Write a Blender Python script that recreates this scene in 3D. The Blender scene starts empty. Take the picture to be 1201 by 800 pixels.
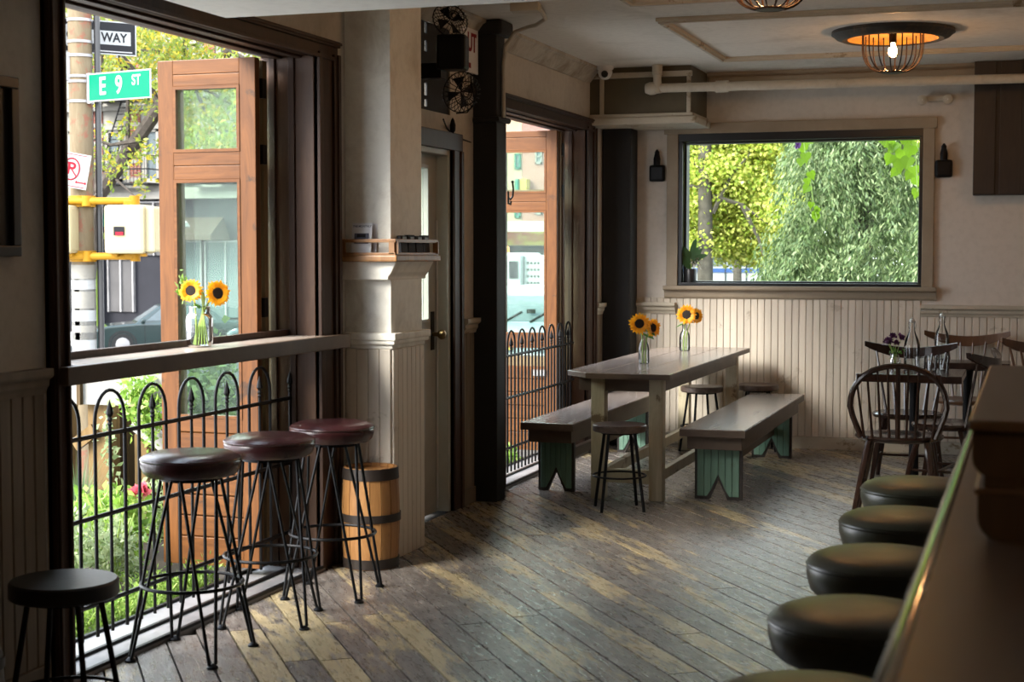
import bpy, bmesh, math, random
import numpy as np
from mathutils import Vector, Matrix, Euler
R = math.radians
rnd = random.Random(7)
nrnd = np.random.RandomState(7)
S = bpy.context.scene
COL = S.collection

# ------------------------------------------------------------------ camera
cd = bpy.data.cameras.new('camera'); cam = bpy.data.objects.new('camera', cd); COL.objects.link(cam)
cd.sensor_width = 36; cd.lens = 1823/1201*36; cd.clip_end = 300; cd.clip_start = .05
cam.location = (0, 0, 1.5)
cam.rotation_euler = (R(90-3.28), 0, R(18.54))
cd.dof.use_dof = True; cd.dof.focus_distance = 9.0; cd.dof.aperture_fstop = 5.6
S.camera = cam

# ------------------------------------------------------------------ sky
w = bpy.data.worlds.new('sky'); S.world = w; w.use_nodes = True
nt = w.node_tree; bg = nt.nodes['Background']
tc = nt.nodes.new('ShaderNodeTexCoord'); sp = nt.nodes.new('ShaderNodeSeparateXYZ'); rp = nt.nodes.new('ShaderNodeValToRGB')
nt.links.new(tc.outputs['Generated'], sp.inputs[0]); nt.links.new(sp.outputs['Z'], rp.inputs[0]); nt.links.new(rp.outputs[0], bg.inputs[0])
rp.color_ramp.elements[0].color = (.95, .97, 1, 1); rp.color_ramp.elements[1].color = (.68, .82, 1, 1)
bg.inputs[1].default_value = 4.7
S.view_settings.view_transform = 'Standard'; S.view_settings.look = 'None'
S.view_settings.exposure = 0.6; S.view_settings.gamma = 1
S.view_settings.use_curve_mapping = False
sd = bpy.data.lights.new('hazy_sun', 'SUN'); sun = bpy.data.objects.new('hazy_sun', sd); COL.objects.link(sun)
sd.energy = 8.0; sd.angle = R(26); sd.color = (1, .95, .86)
sun.rotation_euler = Euler((R(44), R(-40), R(0)))
def portal(name, loc, rot, sx, sy):
    d = bpy.data.lights.new(name, 'AREA'); d.shape = 'RECTANGLE'; d.size = sx; d.size_y = sy
    d.cycles.is_portal = True
    o = bpy.data.objects.new(name, d); COL.objects.link(o); o.location = loc; o.rotation_euler = rot
portal('sky_portal', (-3.47, 5.62, 1.2), (0, R(-90), 0), 2.4, 2.0)
portal('sky_portal', (-3.47, 10.25, 1.2), (0, R(-90), 0), 2.4, 1.95)
portal('sky_portal', (-1.7, 12.12, 1.82), (R(-90), 0, 0), 1.85, 1.2)

# ------------------------------------------------------------------ materials
MATS = {}
def newmat(name):
    m = bpy.data.materials.new(name); m.use_nodes = True
    n = m.node_tree.nodes; l = m.node_tree.links
    return m, n, l, n['Principled BSDF']
def c4(c): return (c[0], c[1], c[2], 1)
def coord(n, l, scale=(1,1,1), rot=(0,0,0), kind='Object'):
    t = n.new('ShaderNodeTexCoord'); mp = n.new('ShaderNodeMapping')
    mp.inputs['Scale'].default_value = scale; mp.inputs['Rotation'].default_value = rot
    l.new(t.outputs[kind], mp.inputs[0]); return mp.outputs[0]
def noise(n, l, vec, scale, detail=6, rough=.6, dist=0):
    t = n.new('ShaderNodeTexNoise'); t.inputs['Scale'].default_value = scale; t.inputs['Detail'].default_value = detail
    t.inputs['Roughness'].default_value = rough; t.inputs['Distortion'].default_value = dist
    l.new(vec, t.inputs['Vector']); return t.outputs['Fac']
def ramp(n, l, fac, stops):
    r = n.new('ShaderNodeValToRGB'); e = r.color_ramp.elements
    while len(e) < len(stops): e.new(.5)
    for i, (p, c) in enumerate(stops):
        e[i].position = p; e[i].color = c4(c) if not isinstance(c, (int, float)) else (c, c, c, 1)
    l.new(fac, r.inputs[0]); return r.outputs[0]
def mixc(n, l, fac, a, b, mode='MIX'):
    m = n.new('ShaderNodeMix'); m.data_type = 'RGBA'; m.blend_type = mode
    for i, s in ((0, fac), (6, a), (7, b)):
        if hasattr(s, 'links'): l.new(s, m.inputs[i])
        elif i == 0: m.inputs[0].default_value = s
        else: m.inputs[i].default_value = c4(s)
    return m.outputs[2]
def bump(n, l, h, bs, st=.3, d=.01):
    b = n.new('ShaderNodeBump'); b.inputs['Strength'].default_value = st; b.inputs['Distance'].default_value = d
    l.new(h, b.inputs['Height']); l.new(b.outputs[0], bs.inputs['Normal'])
def plain(name, col, rough=.5, metal=0, spec=.5, var=.12, sc=8, bmp=0, emit=0):
    m, n, l, b = newmat(name)
    v = coord(n, l); f = noise(n, l, v, sc)
    l.new(ramp(n, l, f, [(.3, tuple(x*(1-var) for x in col)), (.7, tuple(min(1, x*(1+var)) for x in col))]), b.inputs['Base Color'])
    b.inputs['Roughness'].default_value = rough; b.inputs['Metallic'].default_value = metal
    b.inputs['Specular IOR Level'].default_value = spec
    if bmp: bump(n, l, noise(n, l, v, sc*6), b, bmp, .004)
    if emit: b.inputs['Emission Color'].default_value = c4(col); b.inputs['Emission Strength'].default_value = emit
    return m
def wood(name, c1, c2, scale=(1, 1, 1), rough=.4, sc=6, dist=1.2, bmp=.15, rot=(0,0,0), rand=.0, wear=None, spec=.5, thr=.62):
    """grain runs along the axis with the small scale"""
    m, n, l, b = newmat(name)
    v = coord(n, l, scale, rot)
    oi = n.new('ShaderNodeObjectInfo')
    if rand:
        ad = n.new('ShaderNodeVectorMath'); ad.operation = 'ADD'; cb = n.new('ShaderNodeCombineXYZ')
        ml = n.new('ShaderNodeMath'); ml.operation = 'MULTIPLY'; ml.inputs[1].default_value = 40
        l.new(oi.outputs['Random'], ml.inputs[0])
        for i in range(3): l.new(ml.outputs[0], cb.inputs[i])
        l.new(v, ad.inputs[0]); l.new(cb.outputs[0], ad.inputs[1]); v = ad.outputs[0]
    f = noise(n, l, v, sc, 8, .65, dist)
    c = ramp(n, l, f, [(.25, c1), (.5, tuple((a+b_)/2 for a, b_ in zip(c1, c2))), (.72, c2)])
    if rand:
        hs = n.new('ShaderNodeHueSaturation'); mr = n.new('ShaderNodeMapRange')
        mr.inputs[3].default_value = 1-rand; mr.inputs[4].default_value = 1+rand
        l.new(oi.outputs['Random'], mr.inputs[0]); l.new(mr.outputs[0], hs.inputs['Value']); l.new(c, hs.inputs['Color']); c = hs.outputs[0]
    if wear:
        f2 = noise(n, l, coord(n, l, (1,1,1)), 5, 9, .7, .4)
        c = mixc(n, l, ramp(n, l, f2, [(thr, 0), (thr+.06, 1)]), c, wear)
    l.new(c, b.inputs['Base Color']); b.inputs['Roughness'].default_value = rough
    b.inputs['Specular IOR Level'].default_value = spec
    if bmp: bump(n, l, f, b, bmp, .006)
    return m
def plaster(name, col, stain, rough=.85, thr=.5, sc=1.6, bmp=.12):
    m, n, l, b = newmat(name); v = coord(n, l)
    f = noise(n, l, v, sc, 10, .68, .6); f2 = noise(n, l, v, 22, 5, .6)
    c = mixc(n, l, ramp(n, l, f, [(thr, 0), (thr+.22, .75)]), col, stain)
    c = mixc(n, l, ramp(n, l, f2, [(.3, .15), (.55, 0)]), c, tuple(x*.6 for x in stain))
    l.new(c, b.inputs['Base Color']); b.inputs['Roughness'].default_value = rough
    bump(n, l, noise(n, l, v, 9, 8, .65), b, bmp, .01); return m
def glassmat(name, tint=(1, 1, 1), refl=1.0, base=.04):
    m, n, l, b = newmat(name); n.remove(b)
    out = n['Material Output']; tr = n.new('ShaderNodeBsdfTransparent'); gl = n.new('ShaderNodeBsdfGlossy')
    mx = n.new('ShaderNodeMixShader'); fr = n.new('ShaderNodeFresnel'); fr.inputs[0].default_value = 1.45
    tr.inputs[0].default_value = c4(tint); gl.inputs['Roughness'].default_value = .02
    ml = n.new('ShaderNodeMath'); ml.operation = 'MULTIPLY_ADD'; ml.inputs[1].default_value = refl; ml.inputs[2].default_value = base
    l.new(fr.outputs[0], ml.inputs[0]); l.new(ml.outputs[0], mx.inputs[0]); l.new(tr.outputs[0], mx.inputs[1]); l.new(gl.outputs[0], mx.inputs[2])
    l.new(mx.outputs[0], out.inputs[0]); return m
def leafmat(name, stops, trans=.45, rough=.5):
    m, n, l, b = newmat(name); out = n['Material Output']
    g = n.new('ShaderNodeNewGeometry'); c = ramp(n, l, g.outputs['Random Per Island'], stops)
    b.inputs['Roughness'].default_value = rough; l.new(c, b.inputs['Base Color'])
    t = n.new('ShaderNodeBsdfTranslucent'); l.new(c, t.inputs[0]); mx = n.new('ShaderNodeMixShader'); mx.inputs[0].default_value = trans
    l.new(b.outputs[0], mx.inputs[1]); l.new(t.outputs[0], mx.inputs[2]); l.new(mx.outputs[0], out.inputs[0]); return m

M = MATS
def floor_mat():
    m, n, l, b = newmat('worn_painted_floorboards')
    ang = R(-53.5)
    v = coord(n, l, (1, 1, 1), (0, 0, -ang)); vs = coord(n, l, (1.2, 7, 1), (0, 0, 0))
    # rotate first, then stretch along the boards
    mp2 = n.new('ShaderNodeMapping'); mp2.inputs['Scale'].default_value = (1, 5, 1); l.new(v, mp2.inputs[0]); vg = mp2.outputs[0]
    oi = n.new('ShaderNodeObjectInfo'); rv = oi.outputs['Random']
    grey = ramp(n, l, noise(n, l, vg, 7, 8, .7, .5), [(.3, (.075, .062, .054)), (.52, (.17, .145, .127)), (.72, (.33, .29, .255))])
    yel = ramp(n, l, noise(n, l, vg, 5, 8, .7), [(.3, (.34, .26, .14)), (.7, (.52, .42, .25))])
    wear = noise(n, l, vg, 1.6, 10, .78, .3)
    a = n.new('ShaderNodeMath'); a.operation = 'MULTIPLY_ADD'; a.inputs[1].default_value = .26; a.inputs[2].default_value = -.13
    l.new(rv, a.inputs[0]); ad = n.new('ShaderNodeMath'); ad.operation = 'ADD'; l.new(a.outputs[0], ad.inputs[0]); l.new(wear, ad.inputs[1])
    # more yellow paint survives near the window, worn away along the bar
    big = noise(n, l, coord(n, l), .45, 2, .5)
    ad2 = n.new('ShaderNodeMath'); ad2.operation = 'MULTIPLY_ADD'; ad2.inputs[1].default_value = .35; l.new(big, ad2.inputs[0]); l.new(ad.outputs[0], ad2.inputs[2])
    f = ramp(n, l, ad2.outputs[0], [(.72, 0), (.79, 1)])
    c = mixc(n, l, f, grey, yel)
    speck = ramp(n, l, noise(n, l, vg, 34, 8, .8), [(.35, 1), (.42, 0)])
    c = mixc(n, l, speck, c, (.035, .03, .027))
    l.new(c, b.inputs['Base Color'])
    rr = ramp(n, l, noise(n, l, vg, 9, 6, .7), [(.3, .18), (.7, .42)]); l.new(rr, b.inputs['Roughness'])
    bump(n, l, noise(n, l, vg, 14, 8, .7), b, .35, .006); b.inputs['Specular IOR Level'].default_value = .6
    return m
M['floor'] = floor_mat()
M['subfloor'] = plain('dark_subfloor', (.02, .017, .014), .9)
M['plaster'] = plaster('stained_cream_plaster', (.54, .49, .42), (.34, .285, .215))
M['plasterB'] = plaster('back_wall_plaster', (.60, .55, .49), (.47, .41, .34), thr=.56)
M['ceiling'] = plaster('ceiling_paint', (.70, .67, .61), (.42, .39, .33), thr=.52, bmp=.05)
M['soffit'] = plaster('soffit_paint', (.80, .78, .74), (.70, .68, .64), thr=.6, bmp=.03)
M['crown'] = plaster('stained_crown_plaster', (.50, .47, .40), (.22, .17, .11), thr=.42, sc=4)
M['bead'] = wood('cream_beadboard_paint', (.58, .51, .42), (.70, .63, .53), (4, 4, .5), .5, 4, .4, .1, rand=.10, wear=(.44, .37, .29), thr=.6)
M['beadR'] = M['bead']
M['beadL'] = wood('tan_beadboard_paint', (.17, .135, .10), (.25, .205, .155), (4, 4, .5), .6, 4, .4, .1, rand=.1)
M['trimcream'] = wood('worn_cream_trim', (.40, .35, .27), (.52, .47, .38), (1, 1, 1), .5, 5, .3, .12, wear=(.22, .16, .09), thr=.57)
M['trimtan'] = wood('tan_window_trim', (.24, .185, .125), (.33, .27, .195), (1, 1, 1), .55, 4, .3, .1, wear=(.4, .35, .28), thr=.66)
M['colpaint'] = plaster('column_paint', (.80, .77, .69), (.48, .42, .33), rough=.6, thr=.5, sc=3)
M['darkwood'] = wood('dark_varnished_casing', (.030, .015, .010), (.065, .033, .020), (5, 5, .6), .5, 4, .8, .1, spec=.3)
M['revealwood'] = wood('brown_reveal_wood', (.055, .026, .015), (.11, .055, .03), (5, 5, .6), .45, 4, .8, .1, spec=.35)
M['leafwood'] = wood('orange_brown_door_wood', (.066, .023, .006), (.155, .058, .015), (6, 6, .7), .42, 3, 1.5, .15, wear=(.05, .024, .012), thr=.6)
M['leafwoodH'] = wood('orange_brown_door_wood_rail', (.066, .023, .006), (.155, .058, .015), (.7, 6, 6), .42, 3, 1.5, .15, wear=(.05, .024, .012), thr=.6)
M['paleedge'] = wood('pale_leaf_edge_wood', (.14, .095, .05), (.22, .155, .085), (6, 6, .6), .5, 4)
M['shelf'] = wood('grey_brown_shelf', (.10, .07, .052), (.20, .15, .115), (5, .6, 5), .3, 4, .7, .1)
M['shelftop'] = wood('daylit_grey_shelf_top', (.26, .20, .16), (.42, .35, .29), (5, .6, 5), .25, 4, .7, .03)  # lightened for the daylight on the top; the front edge stays dark
M['iron'] = plain('black_iron', (.012, .012, .013), .42, .6, .4)
M['blackpaint'] = plaster('flaking_black_paint', (.009, .0085, .0085), (.022, .019, .016), rough=.75, thr=.56, sc=6, bmp=.4)
M['blackframe'] = plain('black_window_frame', (.012, .013, .015), .35)
M['maroon'] = plain('maroon_leather', (.050, .014, .015), .26, 0, .6, .3, 14, .2)
M['barleather'] = plain('dark_bar_leather', (.050, .052, .028), .36, 0, .7, .35, 9, .12)
M['stoolblack'] = plain('black_painted_wood', (.014, .014, .015), .38, bmp=.15)
M['tabletop'] = wood('grey_brown_tabletop', (.22, .16, .13), (.42, .35, .31), (5, .5, 5), .2, 4, .8, .02, rand=.12, spec=.9)
M['tabledark'] = wood('dark_brown_apron', (.07, .042, .026), (.13, .085, .052), (1, 1, 1), .5, 4, .8, .1)
M['tableleg'] = wood('worn_cream_table_leg', (.34, .29, .19), (.52, .46, .33), (5, 5, .7), .5, 4, .8, .12, wear=(.16, .11, .06), thr=.6)
M['benchtop'] = wood('grey_bench_top', (.16, .12, .10), (.36, .31, .28), (5, .5, 5), .22, 4, .8, .025, spec=.9)
M['mint'] = wood('worn_mint_green_paint', (.11, .21, .155), (.18, .32, .24), (5, 5, .6), .5, 4, .6, .1, wear=(.10, .13, .09), thr=.62)
M['legedge'] = plain('dark_bench_edge', (.03, .022, .018), .5)
M['stoolwood'] = wood('brown_stool_wood', (.07, .045, .035), (.16, .115, .09), (4, 1, 4), .38, 6)
M['keg'] = wood('orange_brown_keg', (.20, .085, .025), (.44, .22, .075), (5, 5, .8), .42, 3, 1, .12, wear=(.10, .05, .02), thr=.58)
M['kegband'] = plain('dark_keg_band', (.03, .022, .018), .45, .3)
M['counter'] = wood('brown_counter_top', (.145, .112, .095), (.21, .165, .14), (3, .5, 3), .34, 4, .6, .05)
M['countertrim'] = plain('counter_nosing', (.20, .17, .08), .07)
M['barpanel'] = wood('dark_bar_panel', (.085, .068, .06), (.13, .105, .095), (4, 4, .6), .5, 4)
M['chair'] = wood('dark_chair_wood', (.022, .011, .008), (.05, .024, .016), (3, 3, 1), .16, 6, .6, .03, spec=.6)
M['chairbrown'] = wood('brown_chair_wood', (.09, .042, .022), (.18, .09, .045), (3, 3, 1), .3, 6, .6, .03)
M['glass'] = glassmat('window_glass', (.93, .98, .95), .35, .0)
M['bottle'] = glassmat('bottle_glass', (.97, .985, .985), 1.0, .03)
M['water'] = glassmat('water', (.93, .96, .95), .5, .01)
M['petal'] = leafmat('sunflower_petals', [(0, (.85, .34, .01)), (1, (1, .52, .02))], .35)
M['disc'] = plain('sunflower_disc', (.02, .012, .008), .9, bmp=.6, sc=60)
M['stem'] = plain('green_stem', (.30, .42, .09), .5)
M['gleaf'] = leafmat('green_leaf', [(0, (.05, .15, .02)), (1, (.12, .28, .04))], .3)
M['pipe'] = plaster('cream_pipe_paint', (.50, .46, .38), (.25, .2, .14), rough=.5, thr=.55, sc=5)
M['boxdark'] = plain('dark_olive_panel', (.10, .082, .05), .7)
M['white'] = plain('white_plastic', (.7, .7, .68), .4, var=.04)
M['chrome'] = plain('chrome', (.6, .6, .6), .15, 1)
M['brass'] = plain('aged_brass', (.25, .17, .08), .35, 1)
M['doorpaint'] = plain('grey_white_door_paint', (.38, .37, .33), .5, var=.08)
M['whitejamb'] = plain('pale_door_jamb_paint', (.55, .57, .52), .5, var=.06)
M['cabinet'] = wood('near_black_cabinet', (.018, .012, .009), (.035, .022, .015), (4, 4, .7), .5, 4)
M['cabtrim'] = wood('brown_cabinet_trim', (.06, .035, .022), (.10, .06, .036), (4, 4, .7), .5, 4)
M['paper'] = plain('white_paper', (.75, .75, .78), .7, var=.03)
M['darkprint'] = plain('dark_print', (.02, .02, .025), .8)
M['blueprint'] = plain('grey_blue_print', (.12, .13, .18), .6)
M['lampring'] = plaster('flaking_gilt_black_rose', (.022, .02, .018), (.30, .18, .06), rough=.5, thr=.55, sc=7, bmp=.5)
M['gilt'] = plaster('gilt_inner_rose', (.65, .32, .06), (.05, .03, .02), rough=.35, thr=.5, sc=14, bmp=.4)
M['cage'] = plain('rusty_cage', (.035, .018, .012), .5, .5)
m, n, l, b = newmat('warm_filament_bulb'); b.inputs['Emission Color'].default_value = (1, .50, .16, 1); b.inputs['Emission Strength'].default_value = 30; b.inputs['Base Color'].default_value = (1, .7, .4, 1); M['bulb'] = m
# outdoors
M['asphalt'] = plain('asphalt', (.12, .12, .125), .85, sc=3)
M['soil'] = plain('soil', (.04, .028, .018), .95, sc=20, bmp=.6)
M['concrete'] = plain('concrete', (.38, .37, .35), .8, sc=2)
M['alum'] = plain('grey_metal_track', (.26, .25, .25), .4, .3, var=.2, sc=3)
M['cedar'] = wood('weathered_yellow_post', (.30, .18, .07), (.52, .34, .15), (6, 6, .7), .6, 4, 1, .2)
M['cedardark'] = wood('weathered_brown_post', (.14, .09, .045), (.24, .16, .08), (6, 6, .7), .6, 4, 1, .2)
M['whiteboard'] = wood('peeling_white_board', (.58, .56, .52), (.72, .70, .66), (1, 5, 5), .6, 4, 1, .1, wear=(.35, .25, .16), thr=.68)
M['signpole'] = wood('rusty_tan_pole', (.30, .22, .13), (.48, .38, .24), (3, 3, .7), .6, 4, 1, .2, wear=(.16, .07, .045), thr=.54)
M['signgreen'] = plain('sign_green', (.0, .36, .20), .4, var=.03)
M['signwhite'] = plain('sign_white', (.85, .86, .85), .4, var=.02)
M['signblack'] = plain('sign_black', (.012, .012, .014), .4, var=.03)
M['signred'] = plain('sign_red', (.70, .03, .06), .4, var=.03)
M['signal'] = plain('signal_yellow', (1.0, .78, .46), .45, var=.12, sc=2)
M['signalarm'] = plain('signal_arm_yellow', (.85, .42, .03), .45, var=.12)
M['brick'] = None
def brickmat(name, c1, c2, mort, sc=1):
    m, n, l, b = newmat(name); t = n.new('ShaderNodeTexBrick'); v = coord(n, l, (1, 1, 1), (R(90), 0, 0)); l.new(v, t.inputs[0])
    t.inputs['Color1'].default_value = c4(c1); t.inputs['Color2'].default_value = c4(c2); t.inputs['Mortar'].default_value = c4(mort)
    t.inputs['Scale'].default_value = sc; t.inputs['Brick Width'].default_value = .22; t.inputs['Row Height'].default_value = .075; t.inputs['Mortar Size'].default_value = .009
    l.new(t.outputs[0], b.inputs['Base Color']); b.inputs['Roughness'].default_value = .85; return m
M['brick'] = brickmat('red_brick', (.42, .10, .07), (.52, .17, .11), (.5, .42, .36))
M['brickpink'] = brickmat('pale_red_brick', (.60, .26, .20), (.66, .33, .26), (.6, .42, .36))
M['stone'] = plain('pale_limestone', (.60, .57, .50), .8, sc=3)
M['tan'] = plain('tan_render', (.72, .58, .38), .85, sc=1)
M['dkshop'] = plain('dark_shopfront', (.016, .016, .02), .5, sc=2)
M['greyshop'] = plain('grey_shopfront', (.20, .19, .19), .6, sc=2)
M['winglass'] = plain('dark_window_pane', (.14, .17, .18), .12, spec=.35)
M['lime'] = plain('lime_green_paint', (.38, .55, .10), .5)
M['awngreen'] = plain('green_awning', (.01, .33, .22), .6)
M['awnbrown'] = plain('brown_awning', (.20, .15, .12), .7)
M['awnyellow'] = plain('yellow_awning', (.92, .68, .16), .6, var=.06)
M['awnpale'] = plain('pale_yellow_awning', (.92, .83, .58), .6, var=.06)
M['cargreen'] = plain('dark_green_car_paint', (.012, .025, .024), .15, .3, .8)
M['carblue'] = plain('grey_blue_car_paint', (.06, .085, .10), .15, .4, .8)
M['carwhite'] = plain('white_vehicle_paint', (.80, .82, .84), .3, 0, .6, .03)
M['vanblue'] = plain('pale_grey_blue_van_paint', (.50, .57, .62), .3, 0, .6, .05)
M['tire'] = plain('black_rubber', (.02, .02, .02), .8)
M['headlight'] = plain('clear_headlight', (.8, .82, .85), .1, .2)
M['busblue'] = plain('bus_blue', (.02, .12, .45), .4)
M['orange'] = plain('orange_lens', (.9, .25, .03), .3)
M['bark'] = plain('dark_bark', (.06, .05, .042), .9, sc=12, bmp=.6, var=.3)
M['barkgrey'] = plain('grey_bark', (.20, .17, .14), .9, sc=12, bmp=.6, var=.3)
M['locust'] = leafmat('yellow_green_locust_leaves', [(0, (.22, .33, .05)), (.6, (.40, .48, .07)), (.85, (.70, .58, .05)), (1, (.85, .55, .03))], .55)
M['ginkgo'] = leafmat('yellow_green_ginkgo_leaves', [(0, (.26, .40, .04)), (.5, (.62, .68, .10)), (1, (1.0, .92, .28))], .55)
M['willow'] = leafmat('grey_green_leaves', [(0, (.055, .10, .03)), (.5, (.16, .24, .075)), (1, (.44, .50, .25))], .35)
M['bggreen'] = leafmat('background_green_leaves', [(0, (.05, .11, .03)), (1, (.24, .34, .10))], .4)
M['garden'] = leafmat('bright_garden_leaves', [(0, (.16, .33, .04)), (.6, (.34, .55, .08)), (1, (.60, .75, .22))], .5)
M['gardenpale'] = leafmat('pale_garden_leaves', [(0, (.25, .36, .14)), (1, (.58, .66, .38))], .45)
M['grass'] = leafmat('blue_green_grass', [(0, (.10, .20, .07)), (1, (.30, .44, .20))], .4)
M['vine'] = leafmat('bright_vine_leaves', [(0, (.22, .48, .02)), (.5, (.38, .66, .03)), (1, (.55, .80, .06))], .6)
M['rose'] = leafmat('pink_petals', [(0, (.85, .08, .16)), (1, (.95, .22, .25))], .4)
M['purple'] = leafmat('purple_petals', [(0, (.05, .01, .05)), (1, (.14, .03, .12))], .2)
M['violet'] = leafmat('violet_petals', [(0, (.35, .10, .55)), (1, (.5, .2, .7))], .3)
M['darkleaf'] = leafmat('dark_glossy_leaf', [(0, (.02, .05, .015)), (1, (.06, .13, .04))], .2, .3)
M['lily'] = leafmat('pale_flower', [(0, (.45, .42, .36)), (1, (.6, .55, .45))], .3)

# outdoor colours darkened to offset the sky strength raised to light the room
def deepen(names, k):
    for nm in names.split():
        for nd in M[nm].node_tree.nodes:
            if nd.type == 'VALTORGB':
                es = nd.color_ramp.elements
                if all(abs(e.color[0]-e.color[1]) < 1e-4 and e.color[0] in (0., 1.) for e in es): continue
                for e in es: e.color = (e.color[0]*k, e.color[1]*k, e.color[2]*k, 1)
            if nd.type == 'TEX_BRICK':
                for i_ in ('Color1', 'Color2', 'Mortar'): c_ = nd.inputs[i_].default_value; nd.inputs[i_].default_value = (c_[0]*k, c_[1]*k, c_[2]*k, 1)
deepen('willow ginkgo garden gardenpale rose', .72); deepen('vine', .42); deepen('locust', .55); deepen('bggreen grass', .55)
deepen('asphalt brick brickpink stone tan greyshop lime awngreen awnbrown awnyellow awnpale carwhite vanblue headlight busblue signgreen signwhite signred signal signalarm signpole barkgrey violet cedar cedardark whiteboard', .34); deepen('winglass', .6)
for nm in 'asphalt brick brickpink stone tan greyshop dkshop lime awngreen awnbrown awnyellow awnpale signgreen signwhite signred signblack signal signalarm signpole winglass cedar cedardark whiteboard leafwood leafwoodH paleedge bark barkgrey iron alum concrete tire'.split():
    b_ = M[nm].node_tree.nodes['Principled BSDF']; b_.inputs['Specular IOR Level'].default_value = min(.22 if nm in ('iron', 'leafwood', 'leafwoodH') else .1, b_.inputs['Specular IOR Level'].default_value)

# ------------------------------------------------------------------ mesh builder
class B:
    def __init__(s): s.v = []; s.f = []; s.sm = []
    def add(s, vs, fs, smooth=False):
        k = len(s.v); s.v += [tuple(v) for v in vs]; s.f += [tuple(i+k for i in f) for f in fs]; s.sm += [smooth]*len(fs); return s
    def box(s, a, b):
        x0, x1 = sorted((a[0], b[0])); y0, y1 = sorted((a[1], b[1])); z0, z1 = sorted((a[2], b[2]))
        return s.add([(x0,y0,z0),(x1,y0,z0),(x1,y1,z0),(x0,y1,z0),(x0,y0,z1),(x1,y0,z1),(x1,y1,z1),(x0,y1,z1)],
              [(0,3,2,1),(4,5,6,7),(0,1,5,4),(1,2,6,5),(2,3,7,6),(3,0,4,7)])
    def ob(s, c, size, rot=(0,0,0)):
        m = Euler(rot).to_matrix(); h = [x/2 for x in size]; c = Vector(c)
        vs = [c + m @ Vector((h[0]*a, h[1]*b, h[2]*d)) for d in (-1,1) for a, b in ((-1,-1),(1,-1),(1,1),(-1,1))]
        return s.add(vs, [(0,3,2,1),(4,5,6,7),(0,1,5,4),(1,2,6,5),(2,3,7,6),(3,0,4,7)])
    def prism(s, poly, ax, a, b):
        n = len(poly); mk = {'x': lambda p, t: (t, p[0], p[1]), 'y': lambda p, t: (p[0], t, p[1]), 'z': lambda p, t: (p[0], p[1], t)}[ax]
        vs = [mk(p, a) for p in poly] + [mk(p, b) for p in poly]
        ar = sum(poly[i][0]*poly[(i+1)%n][1]-poly[(i+1)%n][0]*poly[i][1] for i in range(n))
        fs = [tuple(range(n))[::-1], tuple(range(n, 2*n))] + [(i, (i+1)%n, (i+1)%n+n, i+n) for i in range(n)]
        flip = (ar < 0) ^ (ax == 'y') ^ (b < a)
        if flip: fs = [f[::-1] for f in fs]
        return s.add(vs, fs)
    def lathe(s, prof, c=(0,0,0), n=24, mat=None, sx=1, sy=1, cap=True):
        m = mat or Matrix.Identity(3); c = Vector(c); vs = []; fs = []
        for r, z in prof:
            for i in range(n):
                a = 2*math.pi*i/n; vs.append(c + m @ Vector((r*math.cos(a)*sx, r*math.sin(a)*sy, z)))
        for j in range(len(prof)-1):
            for i in range(n):
                k = (i+1) % n; fs.append((j*n+i, j*n+k, (j+1)*n+k, (j+1)*n+i))
        s.add(vs, fs, True)
        if cap:
            k = len(s.v)-len(vs)
            if prof[0][0] > 1e-4: s.f.append(tuple(k+i for i in range(n))[::-1]); s.sm.append(False)
            if prof[-1][0] > 1e-4: s.f.append(tuple(k+(len(prof)-1)*n+i for i in range(n))); s.sm.append(False)
        return s
    def tube(s, pts, r=.01, n=8, closed=False, flat=1):
        P_ = [Vector(p) for p in pts]; N = len(P_); rs = r if isinstance(r, (list, tuple)) else [r]*N
        vs = []; up = None
        for i, p in enumerate(P_):
            if closed: t = P_[(i+1) % N]-P_[i-1]
            else: t = P_[min(i+1, N-1)]-P_[max(i-1, 0)]
            t.normalize()
            if up is None:
                up = Vector((0, 0, 1)) if abs(t.z) < .9 else Vector((1, 0, 0))
            a = t.cross(up)
            if a.length < 1e-4: a = t.cross(Vector((0, 1, 0)))
            a.normalize(); bb = a.cross(t).normalized(); up = bb
            for k in range(n):
                an = 2*math.pi*k/n; vs.append(p + (a*math.cos(an) + bb*math.sin(an)*flat)*rs[i])
        fs = []
        for i in range(N if closed else N-1):
            j = (i+1) % N
            for k in range(n):
                q = (k+1) % n; fs.append((i*n+k, i*n+q, j*n+q, j*n+k))
        base = len(s.v); s.add(vs, fs, True)
        if not closed:
            s.f.append(tuple(base+k for k in range(n))[::-1]); s.sm.append(False)
            s.f.append(tuple(base+(N-1)*n+k for k in range(n))); s.sm.append(False)
        return s
    def obj(s, name, mat, parent=None, bev=0, world=False, loc=None, seg=2):
        me = bpy.data.meshes.new(name); me.from_pydata(s.v, [], s.f); me.update()
        me.polygons.foreach_set('use_smooth', s.sm)
        if any(s.sm): me.set_sharp_from_angle(angle=R(38))
        bm = bmesh.new(); bm.from_mesh(me); bmesh.ops.recalc_face_normals(bm, faces=bm.faces)
        if bev:
            es = [e for e in bm.edges if len(e.link_faces) == 2 and e.calc_face_angle(0) > R(35)]
            bmesh.ops.bevel(bm, geom=es, offset=bev, segments=seg, affect='EDGES', profile=.6, clamp_overlap=True)
        bm.to_mesh(me); bm.free()
        me.materials.append(mat if not isinstance(mat, str) else M[mat])
        o = bpy.data.objects.new(name, me); COL.objects.link(o)
        if parent:
            o.parent = parent
            if world: o.location = -wloc(parent)
        if loc: o.location = loc
        return o
def wloc(p):
    v = Vector((0, 0, 0))
    while p: v += p.location; p = p.parent
    return v
def plabel(o, t): o['label'] = t; return o
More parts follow.
